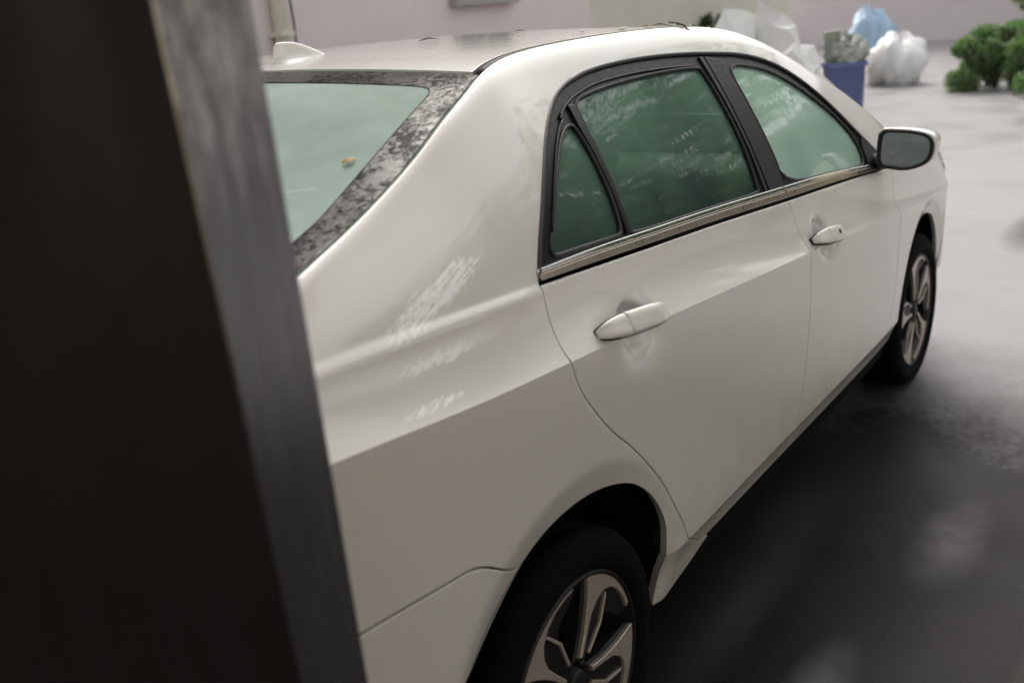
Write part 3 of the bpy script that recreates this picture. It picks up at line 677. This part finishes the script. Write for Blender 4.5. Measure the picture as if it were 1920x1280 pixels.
    # door handles
    for sd in (-1, 1):
        for (xa, va, xb, vb, key) in ((.115, 4.13, .375, 4.03, False), (1.272, 4.15, 1.502, 4.06, True)):
            def bar_(name, t0, t1, m, parent, off0=0., grow=1.0):
                V = []; F = []; T = np.linspace(t0, t1, 15); K = 14
                for t in T:
                    x, v = xa+(xb-xa)*t, va+(vb-va)*t
                    p = surf(np.array([x]), np.array([v2m(v)]), sd)[0]; 
                    # stand clear of the undisturbed panel, not of its recess
                    p[1] = sd*(.868+.012*(1-t)*0); n = np.array([0, sd*.90, .43]); u = np.array([0, -sd*.43, .90])
                    e = max(0., 1-abs(2*t-1)**3.2); hh = (.008+.0155*e**.6)*grow; th = (.004+.0045*e)*grow
                    st = .016+.026*e**.55+off0
                    for k in range(K):
                        w = 2*math.pi*k/K; cw, sw = math.cos(w), math.sin(w)
                        V.append(p+u*hh*math.copysign(abs(cw)**.7, cw)+n*(st+th*math.copysign(abs(sw)**.7, sw)))
                for i in range(len(T)-1):
                    for k in range(K): F.append((i*K+k, i*K+(k+1) % K, (i+1)*K+(k+1) % K, (i+1)*K+k))
                F += [tuple(range(K)), tuple((len(T)-1)*K+k for k in range(K))]
                return fix_normals(mesh_np(name, V, F, m, parent))
            h = bar_('door_handle', .265, 1.0, PAINT, root)
            bar_('handle_cap', .0, .255, PAINT, h)
            bar_('handle_gasket', .0, 1.0, RUB, h, off0=-.011, grow=1.06)
            if key:
                t = .55; x = xa+(xb-xa)*t
                V, F = lathe([(0, -.001), (.0045, -.001), (.0055, .001), (.0055, .006)], 14)
                z0 = float(S0(np.array([x]), np.array([va+(vb-va)*t]))[0, 2])
                V = [(a+x, sd*(.868+.0465)-sd*b, c*1.5+z0+.021) for a, b, c in V]; mesh_np('key_slot', V, F, RUB, h)
    # mirrors
    for sd in (-1, 1):
        ring = [(.860, .990), (.860, 1.06), (.866, 1.116), (.92, 1.114), (.973, 1.108), (1.018, 1.095), (1.036, 1.075), (1.036, 1.035), (1.022, 1.003), (.991, .984), (.946, .974), (.90, .982)]
        ring = [tuple(a) for a in dens(smooth(ring, 1, closed=True), .012)]
        cy_, cz_ = .95, 1.045
        V = []; F = []; n = len(ring)
        for x, s in ((1.935, .955), (1.93, 1.0), (1.95, 1.025), (1.99, 1.02), (2.03, .96), (2.065, .82), (2.09, .55), (2.10, .2)):
            V += [(x+(y-cy_)*.20, sd*(cy_+(y-cy_)*s), cz_+(z-cz_)*s) for y, z in ring]
        for i in range(7):
            for j in range(n): F.append((i*n+j, i*n+(j+1) % n, (i+1)*n+(j+1) % n, (i+1)*n+j))
        F.append(tuple(7*n+j for j in range(n)))
        V = [(x, sd*.87+(y-sd*.87)*.94, 1.04+(z-1.04)*.94) for x, y, z in V]; h = fix_normals(mesh_np('door_mirror', V, F, PAINT, root))
        V = []; F = []
        for x, s in ((1.938, .985), (1.926, .98), (1.924, .86), (1.933, .83)): V += [(x+(y-cy_)*.20, sd*(cy_+(y-cy_)*s), cz_+(z-cz_)*s) for y, z in ring]
        for i in range(3):
            for j in range(n): F.append((i*n+j, i*n+(j+1) % n, (i+1)*n+(j+1) % n, (i+1)*n+j))
        V = [(x, sd*.87+(y-sd*.87)*.94, 1.04+(z-1.04)*.94) for x, y, z in V]; fix_normals(mesh_np('mirror_bezel', V, F, PLAST, h))
        V = [(1.9325+(y-cy_)*.20, sd*(cy_+(y-cy_)*.835), cz_+(z-cz_)*.835) for y, z in ring]
        V = [(x, sd*.87+(y-sd*.87)*.94, 1.04+(z-1.04)*.94) for x, y, z in V]
        mesh_np('mirror_glass', V, [tuple(range(n))], mat_mirror, h, sm=False)
        tube('mirror_arm', [(2.06, sd*.80, .985), (2.02, sd*.85, .992), (1.985, sd*.90, 1.00), (1.97, sd*.95, 1.0)], [.030, .026, .022, .014], PLAST, h, k=12, sq=1.3)
        patch('mirror_sail', PM([(1.955, 5.09), (2.12, 5.09), (2.07, 5.25), (1.995, 5.43), (1.962, 5.30)]), PLAST, root, off=.003, depth=.008, gap=0, grid=.05, side=sd)
    return root

m, t, o = mat('tail_lamp_red'); p = nd(t, 'ShaderNodeBsdfPrincipled'); p.inputs['Base Color'].default_value = (.30, .012, .01, 1); p.inputs['Roughness'].default_value = .1; p.inputs['Coat Weight'].default_value = 1
lk(t, mix(t, noise(t, coords(t), 40, 3), (.22, .01, .01), (.38, .02, .015)), p.inputs['Base Color']); lk(t, p.outputs[0], o.inputs[0]); mat_tail = m
mat_lamp = simple('lamp_lens', (.55, .57, .58), .08, metal=.5, scale=30, coat=1)
mat_mirror = simple('mirror_silver', (.62, .70, .67), .08, metal=1, scale=60, bmp=.04, bscale=40)
car = thing('parked_car', 'white pearl four-door sedan beside the dark column, sky streaks painted on the rear quarter and windows fogged', 'car')
build_car(car)
# ---------------------------------------------------------------- ground and setting
def ground_mat(name, a, b, wetr, scale, bmp=.3, bs=60, stain=(.03, .028, .025), st_amt=.5, st_thr=(.45, .62)):
    m, t, o = mat(name); p = nd(t, 'ShaderNodeBsdfPrincipled'); v = coords(t)
    base = mix(t, noise(t, v, scale, 8, .65), a, b)
    st = ramp(t, noise(t, v, .9, 5, .6, .8), [(st_thr[0], 0), (st_thr[1], 1)])
    base = mix(t, mathn(t, 'MULTIPLY', st, st_amt), base, stain)
    lk(t, base, p.inputs['Base Color'])
    lk(t, ramp(t, noise(t, v, 1.3, 4, .6), [(.38, wetr[0]), (.62, wetr[1])]), p.inputs['Roughness'])
    lk(t, bump(t, noise(t, v, bs, 6, .7), bmp, .006), p.inputs['Normal'])
    lk(t, p.outputs[0], o.inputs[0]); return m
def ground_full():
    m, t, o = mat('wet_ground'); p = nd(t, 'ShaderNodeBsdfPrincipled'); v = coords(t)
    asph = mix(t, ramp(t, noise(t, v, 170, 5, .75), [(.35, 0), (.7, 1)]), (.006, .0055, .005), (.030, .028, .025))
    asph = mix(t, ramp(t, noise(t, v, 1.5, 4, .6, .6), [(.45, 0), (.7, .5)]), asph, (.030, .026, .022))
    conc = mix(t, noise(t, v, 24, 10, .75), (.245, .237, .237), (.30, .291, .291))
    conc = mix(t, ramp(t, noise(t, v, .55, 3, .5, .8), [(.40, 0), (.75, .25)]), conc, (.20, .19, .188))
    sep = nd(t, 'ShaderNodeSeparateXYZ'); lk(t, v, sep.inputs[0])
    # slurry and grit washed from the pale slab over the asphalt: a ragged border about a metre wide
    q = mathn(t, 'ADD', sep.outputs[0], mathn(t, 'MULTIPLY', mathn(t, 'SUBTRACT', noise(t, v, 1.4, 7, .6), .5), 1.3))
    q = mathn(t, 'ADD', q, mathn(t, 'MULTIPLY', mathn(t, 'SUBTRACT', noise(t, v, 30, 4, .7), .5), .5))
    k = ramp(t, mathn(t, 'MULTIPLY', mathn(t, 'SUBTRACT', q, 2.1), .8, clamp=True), [(0, 0), (1, 1)])
    # two pale puddle reflections painted into the asphalt and a brown silt patch
    for cx, cy, L, Wd, g in ((1.42, -1.25, .34, .12, .30), (.60, -1.14, .24, .09, .30), (.85, -1.62, .35, .12, .4)):
        dx = mathn(t, 'MULTIPLY', mathn(t, 'SUBTRACT', sep.outputs[0], cx), 1/L); dy = mathn(t, 'MULTIPLY', mathn(t, 'SUBTRACT', sep.outputs[1], cy), 1/Wd)
        r = mathn(t, 'ADD', mathn(t, 'MULTIPLY', dx, dx), mathn(t, 'MULTIPLY', dy, dy))
        e = mathn(t, 'POWER', mathn(t, 'SUBTRACT', 1.0, r, clamp=True), 1.6); e = mathn(t, 'MULTIPLY', e, ramp(t, noise(t, v, 9, 6, .6), [(.3, .4), (.65, 1)]))
        asph = mix(t, mathn(t, 'MULTIPLY', e, g), asph, (.34, .33, .32) if cy > -1.5 else (.20, .165, .13))
    dx = mathn(t, 'MULTIPLY', mathn(t, 'SUBTRACT', sep.outputs[0], 5.6), 1/.75); dy = mathn(t, 'MULTIPLY', mathn(t, 'SUBTRACT', sep.outputs[1], -.86), 1/.22)
    e = mathn(t, 'SUBTRACT', 1.0, mathn(t, 'ADD', mathn(t, 'MULTIPLY', dx, dx), mathn(t, 'MULTIPLY', dy, dy)), clamp=True)
    conc = mix(t, mathn(t, 'MULTIPLY', e, 1.2, clamp=True), conc, (.05, .048, .045))      # oil-dark stain
    lk(t, mix(t, k, asph, conc), p.inputs['Base Color'])
    rg = ramp(t, noise(t, v, 1.1, 3, .5), [(.35, .30), (.65, .55)]); lk(t, rg, p.inputs['Roughness'])
    lk(t, mathn(t, 'ADD', .07, mathn(t, 'MULTIPLY', k, .30)), p.inputs['Specular IOR Level'])
    lk(t, bump(t, noise(t, v, 120, 6, .7), .22, .005), p.inputs['Normal'])
    lk(t, p.outputs[0], o.inputs[0]); return m
GND = ground_full()
def sheet(name, pts, z, m):
    return struct(mesh_np(name, [(x, y, z) for x, y in pts], [tuple(range(len(pts)))], m, sm=False))
sheet('ground', [(-150, -150), (2.0, -150), (2.0, 150), (-150, 150)], 0, GND)
sheet('pavement', [(2.0, -150), (150, -150), (150, 150), (2.0, 150)], 0, GND)

# unseen canopy and wall, sized and toned to bounce light on the car, and the near column
BOUNCE_MAT = simple('bounce_render', (.66, .56, .38), .85, scale=3, var=.3, bmp=.3, bscale=30)  # light warm tone chosen for its bounce onto the car side
V, F = box_v(-8, 1.0, -4.4, -1.5, 3.0, 3.22); o = mesh_np('unseen_bounce_canopy', V, F, BOUNCE_MAT, sm=False); tag(o, 'unseen canopy slab over the parking bay, warm-toned to bounce light', 'canopy')
V, F = box_v(-8, 1.0, -7.2, -7, 0, 3.0); o = mesh_np('unseen_bounce_wall', V, F, BOUNCE_MAT, sm=False); tag(o, 'unseen wall behind the covered bay, warm-toned to bounce light', 'wall')
def az(z, a_top, a_bot, D):
    tn = (z-CZ)/D; k = (tn-.034)/(-.694-.034); a = R(a_top+(a_bot-a_top)*k); return (CX+D*math.cos(a), CY+D*math.sin(a), z)
def column_mats():
    m, t, o = mat('black_cladding'); p = nd(t, 'ShaderNodeBsdfPrincipled'); v = coords(t)
    lk(t, mix(t, noise(t, v, 6, 8, .7), (.005, .0042, .0036), (.014, .0115, .010)), p.inputs['Base Color'])
    lk(t, ramp(t, noise(t, coords(t, scale=(9, 9, 1.5)), 2, 5, .6), [(.3, .35), (.7, .7)]), p.inputs['Roughness']); p.inputs['Specular IOR Level'].default_value = .3
    lk(t, bump(t, noise(t, v, 40, 6, .7), .25, .003), p.inputs['Normal']); lk(t, p.outputs[0], o.inputs[0])
    m2, t, o = mat('brushed_grey_metal'); p = nd(t, 'ShaderNodeBsdfPrincipled')
    vs = coords(t, scale=(70, 70, 3.0)); n = noise(t, vs, 1.2, 7, .7)
    # bright smeared reflection painted as paler blotches on the upper strip
    so_ = coords(t); sp_ = nd(t, 'ShaderNodeSeparateXYZ'); lk(t, so_, sp_.inputs[0])
    zz = mathn(t, 'ADD', sp_.outputs[2], mathn(t, 'MULTIPLY', mathn(t, 'SUBTRACT', noise(t, coords(t, scale=(60, 60, 4)), 1, 4, .7), .5), .22))
    up_ = ramp(t, mathn(t, 'SUBTRACT', zz, .9), [(.52, 0), (.60, 1)])
    blot = ramp(t, noise(t, coords(t, scale=(30, 30, 14)), 1.2, 6, .7), [(.38, 0), (.68, 1)])
    low_ = mix(t, n, (.10, .10, .10), (.25, .25, .25)); hi_ = mix(t, blot, (.22, .22, .22), (.62, .61, .59))
    lk(t, mix(t, up_, low_, hi_), p.inputs['Base Color']); p.inputs['Metallic'].default_value = .85
    lk(t, ramp(t, noise(t, coords(t, scale=(40, 40, 2)), 1.5, 5), [(.3, .14), (.7, .30)]), p.inputs['Roughness'])
    lk(t, bump(t, n, .25, .004), p.inputs['Normal']); lk(t, p.outputs[0], o.inputs[0]); return m, m2
BLK, BRU = column_mats()
colm = thing('column', 'dark column at the left edge with one brushed grey metal side', 'column')
zs = [0, .5, 1.0, 1.5, 2.0, 2.5, 3.0]
def A(z): return np.array(az(z, 53.22, 51.47, .85))
def B(z): return np.array(az(z, 48.48, 47.48, .945))
bk = np.array([-.90, .43, 0])*.27
def quadstrip(name, fa, fb, m, par, th=.0):
    V = []; F = []
    for z in zs: V += [fa(z), fb(z)]
    for i in range(len(zs)-1): F.append((2*i, 2*i+1, 2*i+3, 2*i+2))
    return mesh_np(name, V, F, m, par, sm=False)
V = []; F = []
e_ = .0016
for z in zs:
    a, b = A(z), B(z); u = (b-a)/np.linalg.norm(b-a); k = -bk/np.linalg.norm(bk)
    V += [a-k*.004, b-k*.004, b+bk, a+bk]
for i in range(len(zs)-1):
    for j in range(4): F.append((4*i+j, 4*i+(j+1) % 4, 4*i+4+(j+1) % 4, 4*i+4+j))
F += [(0, 1, 2, 3), tuple(4*(len(zs)-1)+j for j in range(4))]
o = mesh_np('column_core', V, F, BLK, colm, sm=False); fix_normals(o)
V = []; F = []
for z in zs:
    a, b = A(z), B(z); k = -bk/np.linalg.norm(bk); V += [a, b, b-k*.0035, a-k*.0035]
for i in range(len(zs)-1):
    for j in range(4): F.append((4*i+j, 4*i+(j+1) % 4, 4*i+4+(j+1) % 4, 4*i+4+j))
F += [(0, 1, 2, 3), tuple(4*(len(zs)-1)+j for j in range(4))]
o = mesh_np('side_cladding', V, F, BRU, colm, sm=False); fix_normals(o); bevel(o, .0008, 2)

# pink wall with drain pipe
PINK = simple('pink_render', (.70, .625, .62), .85, scale=2.5, var=.10, bmp=.25, bscale=40)
V, F = box_v(-14, 8.4, 4.0, 4.25, 0, 7.8); tag(mesh_np('boundary_wall', V, F, PINK, sm=False), 'long pink rendered wall behind the white car', 'wall')
BEIGE = simple('beige_render', (.64, .60, .52), .85, scale=2, var=.12, bmp=.25, bscale=40)
V, F = box_v(8.42, 16, 4.6, 4.9, 0, 4.2); tag(mesh_np('boundary_wall', V, F, BEIGE, sm=False), 'beige rendered wall continuing beyond the end of the pink wall', 'wall')
PIPE = simple('cream_plastic', (.62, .58, .48), .5, scale=8, var=.12)
pp = thing('drain_pipe', 'cream drain pipe with a dark cable fixed to the pink wall', 'drain pipe', (3.92, 3.93, 0))
tube('pipe', [(0, 0, z) for z in (0, 2, 4, 6, 7.6)], .055, PIPE, pp, k=16)
for z in (.5, 1.22, 1.52, 2.4): V, F = box_v(-.068, .068, -.066, .07, z-.02, z+.02); bevel(mesh_np('pipe_clip', V, F, PIPE, pp, sm=False), .006)
tube('cable', [(.08+.01*math.sin(z*9), -.04, z) for z in np.linspace(0, 7.5, 72)], .008, RUB, pp, k=6)

DKG = simple('dark_pane', (.03, .032, .035), .15, scale=5)
for wx, wz, dz, lb in ((6.05, 1.70, 1.1, 'lower window of the pink wall, its foot just above the car roof'), (6.05, 4.9, 1.2, 'upper window of the pink wall, high above the car'), (1.2, 4.9, 1.2, 'upper window of the pink wall, straight above the parked sedan')):
    wn = thing('window', lb, 'window', (wx, 3.995, wz))
    V, F = box_v(0, .82, -.012, .0, 0, dz); mesh_np('pane', V, F, DKG, wn, sm=False)
    for nm, b in (('sill', (-.08, .90, -.09, .0, -.07, -.005)), ('lintel', (-.03, .85, -.05, 0, dz+.003, dz+.06)), ('jamb', (-.03, .0, -.045, 0, 0, dz)), ('jamb', (.82, .85, -.045, 0, 0, dz)), ('mullion', (.40, .42, -.03, -.013, 0, dz))):
        V, F = box_v(*b); bevel(mesh_np(nm, V, F, simple('painted_frame', (.35, .33, .31), .6) if 'painted_frame' not in bpy.data.materials else bpy.data.materials['painted_frame'], wn, sm=False), .004)

def leafmat(name, a, b):
    m, t, o = mat(name); p = nd(t, 'ShaderNodeBsdfPrincipled'); v = coords(t)
    lk(t, mix(t, noise(t, v, 3, 4), a, b), p.inputs['Base Color']); p.inputs['Roughness'].default_value = .45
    tl = nd(t, 'ShaderNodeBsdfTranslucent'); tl.inputs[0].default_value = (a[0]*1.6, b[1]*1.5, a[2], 1)
    ms = nd(t, 'ShaderNodeMixShader'); ms.inputs[0].default_value = .3; lk(t, p.outputs[0], ms.inputs[1]); lk(t, tl.outputs[0], ms.inputs[2]); lk(t, ms.outputs[0], o.inputs[0]); return m
LEAF = leafmat('green_leaves', (.09, .125, .06), (.19, .24, .115)); LEAF2 = leafmat('dark_leaves', (.02, .045, .018), (.055, .10, .03))
BARK = simple('bark', (.09, .07, .05), .9, scale=8, bmp=.8, bscale=30)
def leaf_cloud(name, blobs, n, size, m, parent, seed):
    g = np.random.default_rng(seed); V = []; F = []
    for (bx, by, bz, br), cnt in zip(blobs, [int(n*b[3]**2/sum(q[3]**2 for q in blobs)) for b in blobs]):
        d = g.normal(size=(cnt, 3)); d /= np.linalg.norm(d, axis=1, keepdims=True); r = br*(.25+.95*g.random(cnt)**.7)
        P = np.array([bx, by, bz])+d*r[:, None]*np.array([1, 1, .8])
        for p in P:
            a = g.normal(size=3); a /= np.linalg.norm(a); b = np.cross(a, g.normal(size=3)); b /= np.linalg.norm(b)+1e-9
            s = size*(.6+.8*g.random()); i = len(V); c = np.cross(a, b)*s*.12
            V += [p-a*s, p+b*s*.42+c, p+a*s, p-b*s*.42+c]; F += [(i, i+1, i+2), (i, i+2, i+3)]
    return mesh_np(name, V, F, m, parent, sm=False)
def tree(loc, h, crown_r, n, size, label, seed, lm):
    g = random.Random(seed); t = thing('street_tree', label, 'tree', loc)
    tube('trunk', [(0, 0, 0), (.05, .03, h*.3), (-.04, .06, h*.62), (.02, 0, h*.92)], [.19, .15, .12, .05], BARK, t, k=10)
    bl = []
    for k in range(11):
        a = g.random()*6.28; rr = crown_r*(.25+.65*g.random()); z = h*(.62+.5*g.random()); q = (rr*math.cos(a), rr*math.sin(a), z)
        bl.append((*q, crown_r*(.32+.22*g.random())))
        tube('limb', [(0, .03, h*(.45+.2*g.random())), (q[0]*.5, q[1]*.5, z*.9), q], [.06, .04, .015], BARK, t, k=6)
    leaf_cloud('crown', bl, n, size, lm, t, seed)['kind'] = 'stuff'
    return t
tree((9.2, -4.3, 0), 4.6, 2.3, 3000, .12, 'broad green street tree standing right of the pavement', 3, LEAF)
tree((6.4, -5.6, 0), 4.2, 1.9, 3500, .11, 'smaller leafy tree nearer the covered bay', 5, LEAF2)
tree((21, -9.2, 0), 5.5, 2.8, 6000, .16, 'tall dark tree farthest along the street', 8, LEAF2)
def bush(loc, r, h, n, size, label, seed, lm):
    g = random.Random(seed); t = thing('bush', label, 'bush', loc)
    bl = [((g.random()-.5)*r*1.8, (g.random()-.5)*r*1.8, h*(.10+.85*g.random()**1.3), r*(.12+.24*g.random())) for _ in range(22)]
    for k in range(5): a = g.random()*6.28; tube('stem', [(0, 0, 0), (math.cos(a)*r*.3, math.sin(a)*r*.3, h*.5)], [.025, .008], BARK, t, k=5)
    leaf_cloud('foliage', bl, n, size, lm, t, seed)['kind'] = 'stuff'; return t
bush((14.6, 1.1, 0), .62, .80, 14000, .035, 'rounded green bush at the right, tallest of those by the pavement', 21, LEAF)
bush((11.2, -.25, 0), .5, .55, 9000, .03, 'low pale green bush at the right edge of the pavement', 22, LEAF)
bush((22, .4, 0), 1.7, 2.6, 14000, .07, 'large green bush farthest back on the right', 23, LEAF)
bush((12.5, 4.1, 0), .6, 1.3, 3000, .07, 'dark green bush against the beige wall', 24, LEAF2)
bush((10.4, 3.6, 0), .40, .95, 2000, .06, 'small green bush where pink wall meets beige wall', 25, LEAF2)

FARB = simple('pale_pink_render', (.62, .56, .55), .9, scale=.8, var=.15)
V, F = box_v(27, 33, -22, 10, 0, 6.5); tag(mesh_np('far_building', V, F, FARB, sm=False), 'pale pinkish building closing the far end of the street', 'building')
# blue bin heaped with grey sheeting, beyond the windscreen
BLUE = simple('blue_plastic', (.09, .12, .27), .4, scale=12, var=.25, bmp=.2, bscale=50)
SHEETM = simple('grey_sheeting', (.34, .37, .33), .35, scale=9, var=.45, bmp=.5, bscale=30)
bn = thing('rubbish_bin', 'blue rubbish bin heaped with crumpled grey sheeting beyond the windscreen', 'bin', (6.27, .62, 0), .5); bn.scale = (.66, .66, 1)
V = []; F = []; K = 20
for z, r in ((.05, .165), (.06, .175), (.55, .195), (.98, .215), (.985, .235), (1.02, .236), (1.02, .222), (.96, .205), (.10, .16)):
    for k in range(K):
        a = 2*math.pi*k/K; c, s = math.cos(a), math.sin(a); V.append((r*math.copysign(abs(c)**.6, c), r*math.copysign(abs(s)**.6, s), z))
for i in range(8):
    for k in range(K): F.append((i*K+k, i*K+(k+1) % K, (i+1)*K+(k+1) % K, (i+1)*K+k))
F += [tuple(range(K)), tuple(8*K+k for k in range(K))]
fix_normals(mesh_np('bin_body', V, F, BLUE, bn))
for sx in (-.13, .13):
    V, F = lathe([(0, -.02), (.045, -.02), (.05, -.01), (.05, .01), (.045, .02), (0, .02)], 20); V = [(x+sx, y-.16, z+.05) for x, y, z in V]; mesh_np('caster', V, F, RUB, bn)
def crumple(name, loc, sx, sy, sz, seed, m, label=None, cat=None, group=None, rot=0, soft=False):
    g = np.random.default_rng(seed); n = 18; V = []; F = []
    ph = g.random(12)*6.28
    for i in range(n+1):
        th = math.pi*i/n
        for k in range(26):
            a = 2*math.pi*k/26
            q = 1+.16*math.sin(3*a+ph[0]+2*th)+.10*math.sin(7*a+ph[1]+5*th)+.08*math.sin(11*a-4*th+ph[2])+(.015 if soft else .05)*g.normal()
            V.append((sx*math.sin(th)*math.cos(a)*q, sy*math.sin(th)*math.sin(a)*q, sz*math.cos(th)*q))
    for i in range(n):
        for k in range(26): F.append((i*26+k, i*26+(k+1) % 26, (i+1)*26+(k+1) % 26, (i+1)*26+k))
    o = mesh_np(name, V, F, m, sm=soft); fix_normals(o); o.location = loc; o.rotation_euler = (0, rot, .3)
    if label: tag(o, label, cat, group)
    return o
crumple('sheeting', (6.27, .60, 1.08), .14, .14, .11, 4, SHEETM, 'crumpled pale grey plastic sheeting heaped on the blue bin', 'plastic sheeting')
WT = simple('white_sheeting', (.80, .80, .78), .35, scale=9, var=.08, bmp=.4, bscale=14)
crumple('tarpaulin', (5.15, .84, .62), .50, .50, .66, 11, WT, 'white plastic sheet thrown over a tall heap in front of the parked sedan', 'tarpaulin')
WHITEB = simple('white_board', (.62, .64, .60), .5, scale=20, var=.2)
DGREEN = simple('grey_green_board', (.22, .25, .21), .6, scale=14, var=.4)
V, F = box_v(-.012, .012, -.06, .05, 0, .26); o = mesh_np('board', V, F, DGREEN, sm=False); o.location = (6.20, .68, .985); o.rotation_euler = (R(-6), R(-8), .6); tag(o, 'grey-green board standing upright in the blue bin', 'board')

# fallen leaves and twigs on the wet car
LF = leafmat('fallen_leaf_green', (.10, .17, .03), (.20, .30, .05)); LY = leafmat('fallen_leaf_yellow', (.42, .27, .10), (.55, .38, .16)); LB = leafmat('fallen_leaf_brown', (.10, .05, .03), (.20, .10, .06))
def leafobj(x, v, sd, size, rot, m, label, lift=.002, asp=.45, group=None):
    p = surf(np.array([x]), np.array([v2m(v)]), sd)[0]; n = nrm(np.array([x]), np.array([v2m(v)]), sd)[0]
    n = Vector(n); p = Vector(p)+n*lift
    V = []; F = []; N = 9
    for i in range(N):
        t = i/(N-1); w = asp*size*math.sin(math.pi*min(1, t*1.05+.02))**.8+.0004; c = size*.12*math.sin(math.pi*t)
        for s in (-1, -.5, 0, .5, 1): V.append(((t-.5)*size*2, s*w, c+abs(s)*w*.25))
    for i in range(N-1):
        for j in range(4): F.append((i*5+j, i*5+j+1, (i+1)*5+j+1, (i+1)*5+j))
    k = len(V); 
    o = mesh_np('fallen_leaf', V, F, m); md = o.modifiers.new('thick', 'SOLIDIFY'); md.thickness = .0006
    q = n.to_track_quat('Z', 'Y') @ Matrix.Rotation(rot, 3, 'Z').to_quaternion()
    o.rotation_mode = 'QUATERNION'; o.rotation_quaternion = q; o.location = p
    return tag(o, label, 'leaf', group)
leafobj(-.129, 7.165, -1, .013, .5, LY, 'yellow fallen leaf stuck on the rear window', asp=.62, lift=.0005)
for k_, (lx, lv, ls, lr, lm, lb) in enumerate((
    (1.02, 7.03, .016, .2, LF, 'narrow green leaf lying along the roof channel, behind the twig'),
    (1.10, 7.12, .014, 1.2, LB, 'small brown leaf just behind the dark twig on the roof'),
    (1.26, 7.03, .017, 2.4, LF, 'green leaf just ahead of the dark twig on the roof edge'),
    (1.33, 7.10, .013, .9, LF, 'tiny green leaf on the front of the roof, nearest the windscreen'),
    (1.38, 7.04, .014, 1.9, LB, 'brown leaf at the front corner of the roof above the front side window'),
    (.80, 7.15, .012, .6, LB, 'tiny brown leaf on the roof above the quarter window'))):
    leafobj(lx, lv, -1, ls, lr, lm, lb)
leafobj(.95, 7.10, -1, .030, .4, LF, 'bright green leaf lying flat on the roof edge, rearmost green one')
leafobj(1.17, 7.02, -1, .024, 2.0, LF, 'small green leaf on the roof edge above the rear side window')
leafobj(1.22, 7.16, -1, .028, 1.0, LB, 'brown leaf on the roof edge above the pillar between the doors')
leafobj(.62, 7.75, -1, .026, .3, LB, 'reddish brown leaf on the middle of the roof')
leafobj(.9, 7.6, -1, .018, 1.3, LB, 'tiny brown leaf on the roof, right of the reddish one')
def twig(x, v, sd, label, pts, r=.0022):
    p = surf(np.array([x]), np.array([v2m(v)]), sd)[0]
    o = tube('twig', [tuple(np.array(q)) for q in pts], r, BARK, k=5); o.location = p+np.array([0, 0, .002]); return tag(o, label, 'twig')
twig(1.165, 7.0, -1, 'thin dark twig hanging over the roof edge above the side window', [(-.01, .03, .012), (0, .01, .008), (.005, -.004, .003), (.012, -.018, -.012), (.016, -.028, -.030)])
twig(1.76, 7.25, -1, 'small forked twig lying on the windscreen', [(-.05, 0, .012), (-.02, .005, .016), (0, 0, .012), (.03, -.02, .014), (.05, -.03, .004)], .004)

# sheeted heaps far along the pavement
WT2 = simple('pale_blue_sheeting', (.34, .48, .62), .5, scale=6, var=.2)
crumple('tarpaulin', (15.6, 2.75, .28), .52, .42, .42, 14, WT, 'white sheet over a low heap far off on the pavement, beyond the mirror', 'tarpaulin', soft=True)
crumple('tarpaulin', (17.6, 3.75, .42), .50, .42, .60, 15, WT2, 'pale blue sheet over a heap behind the low white one', 'tarpaulin', soft=True)
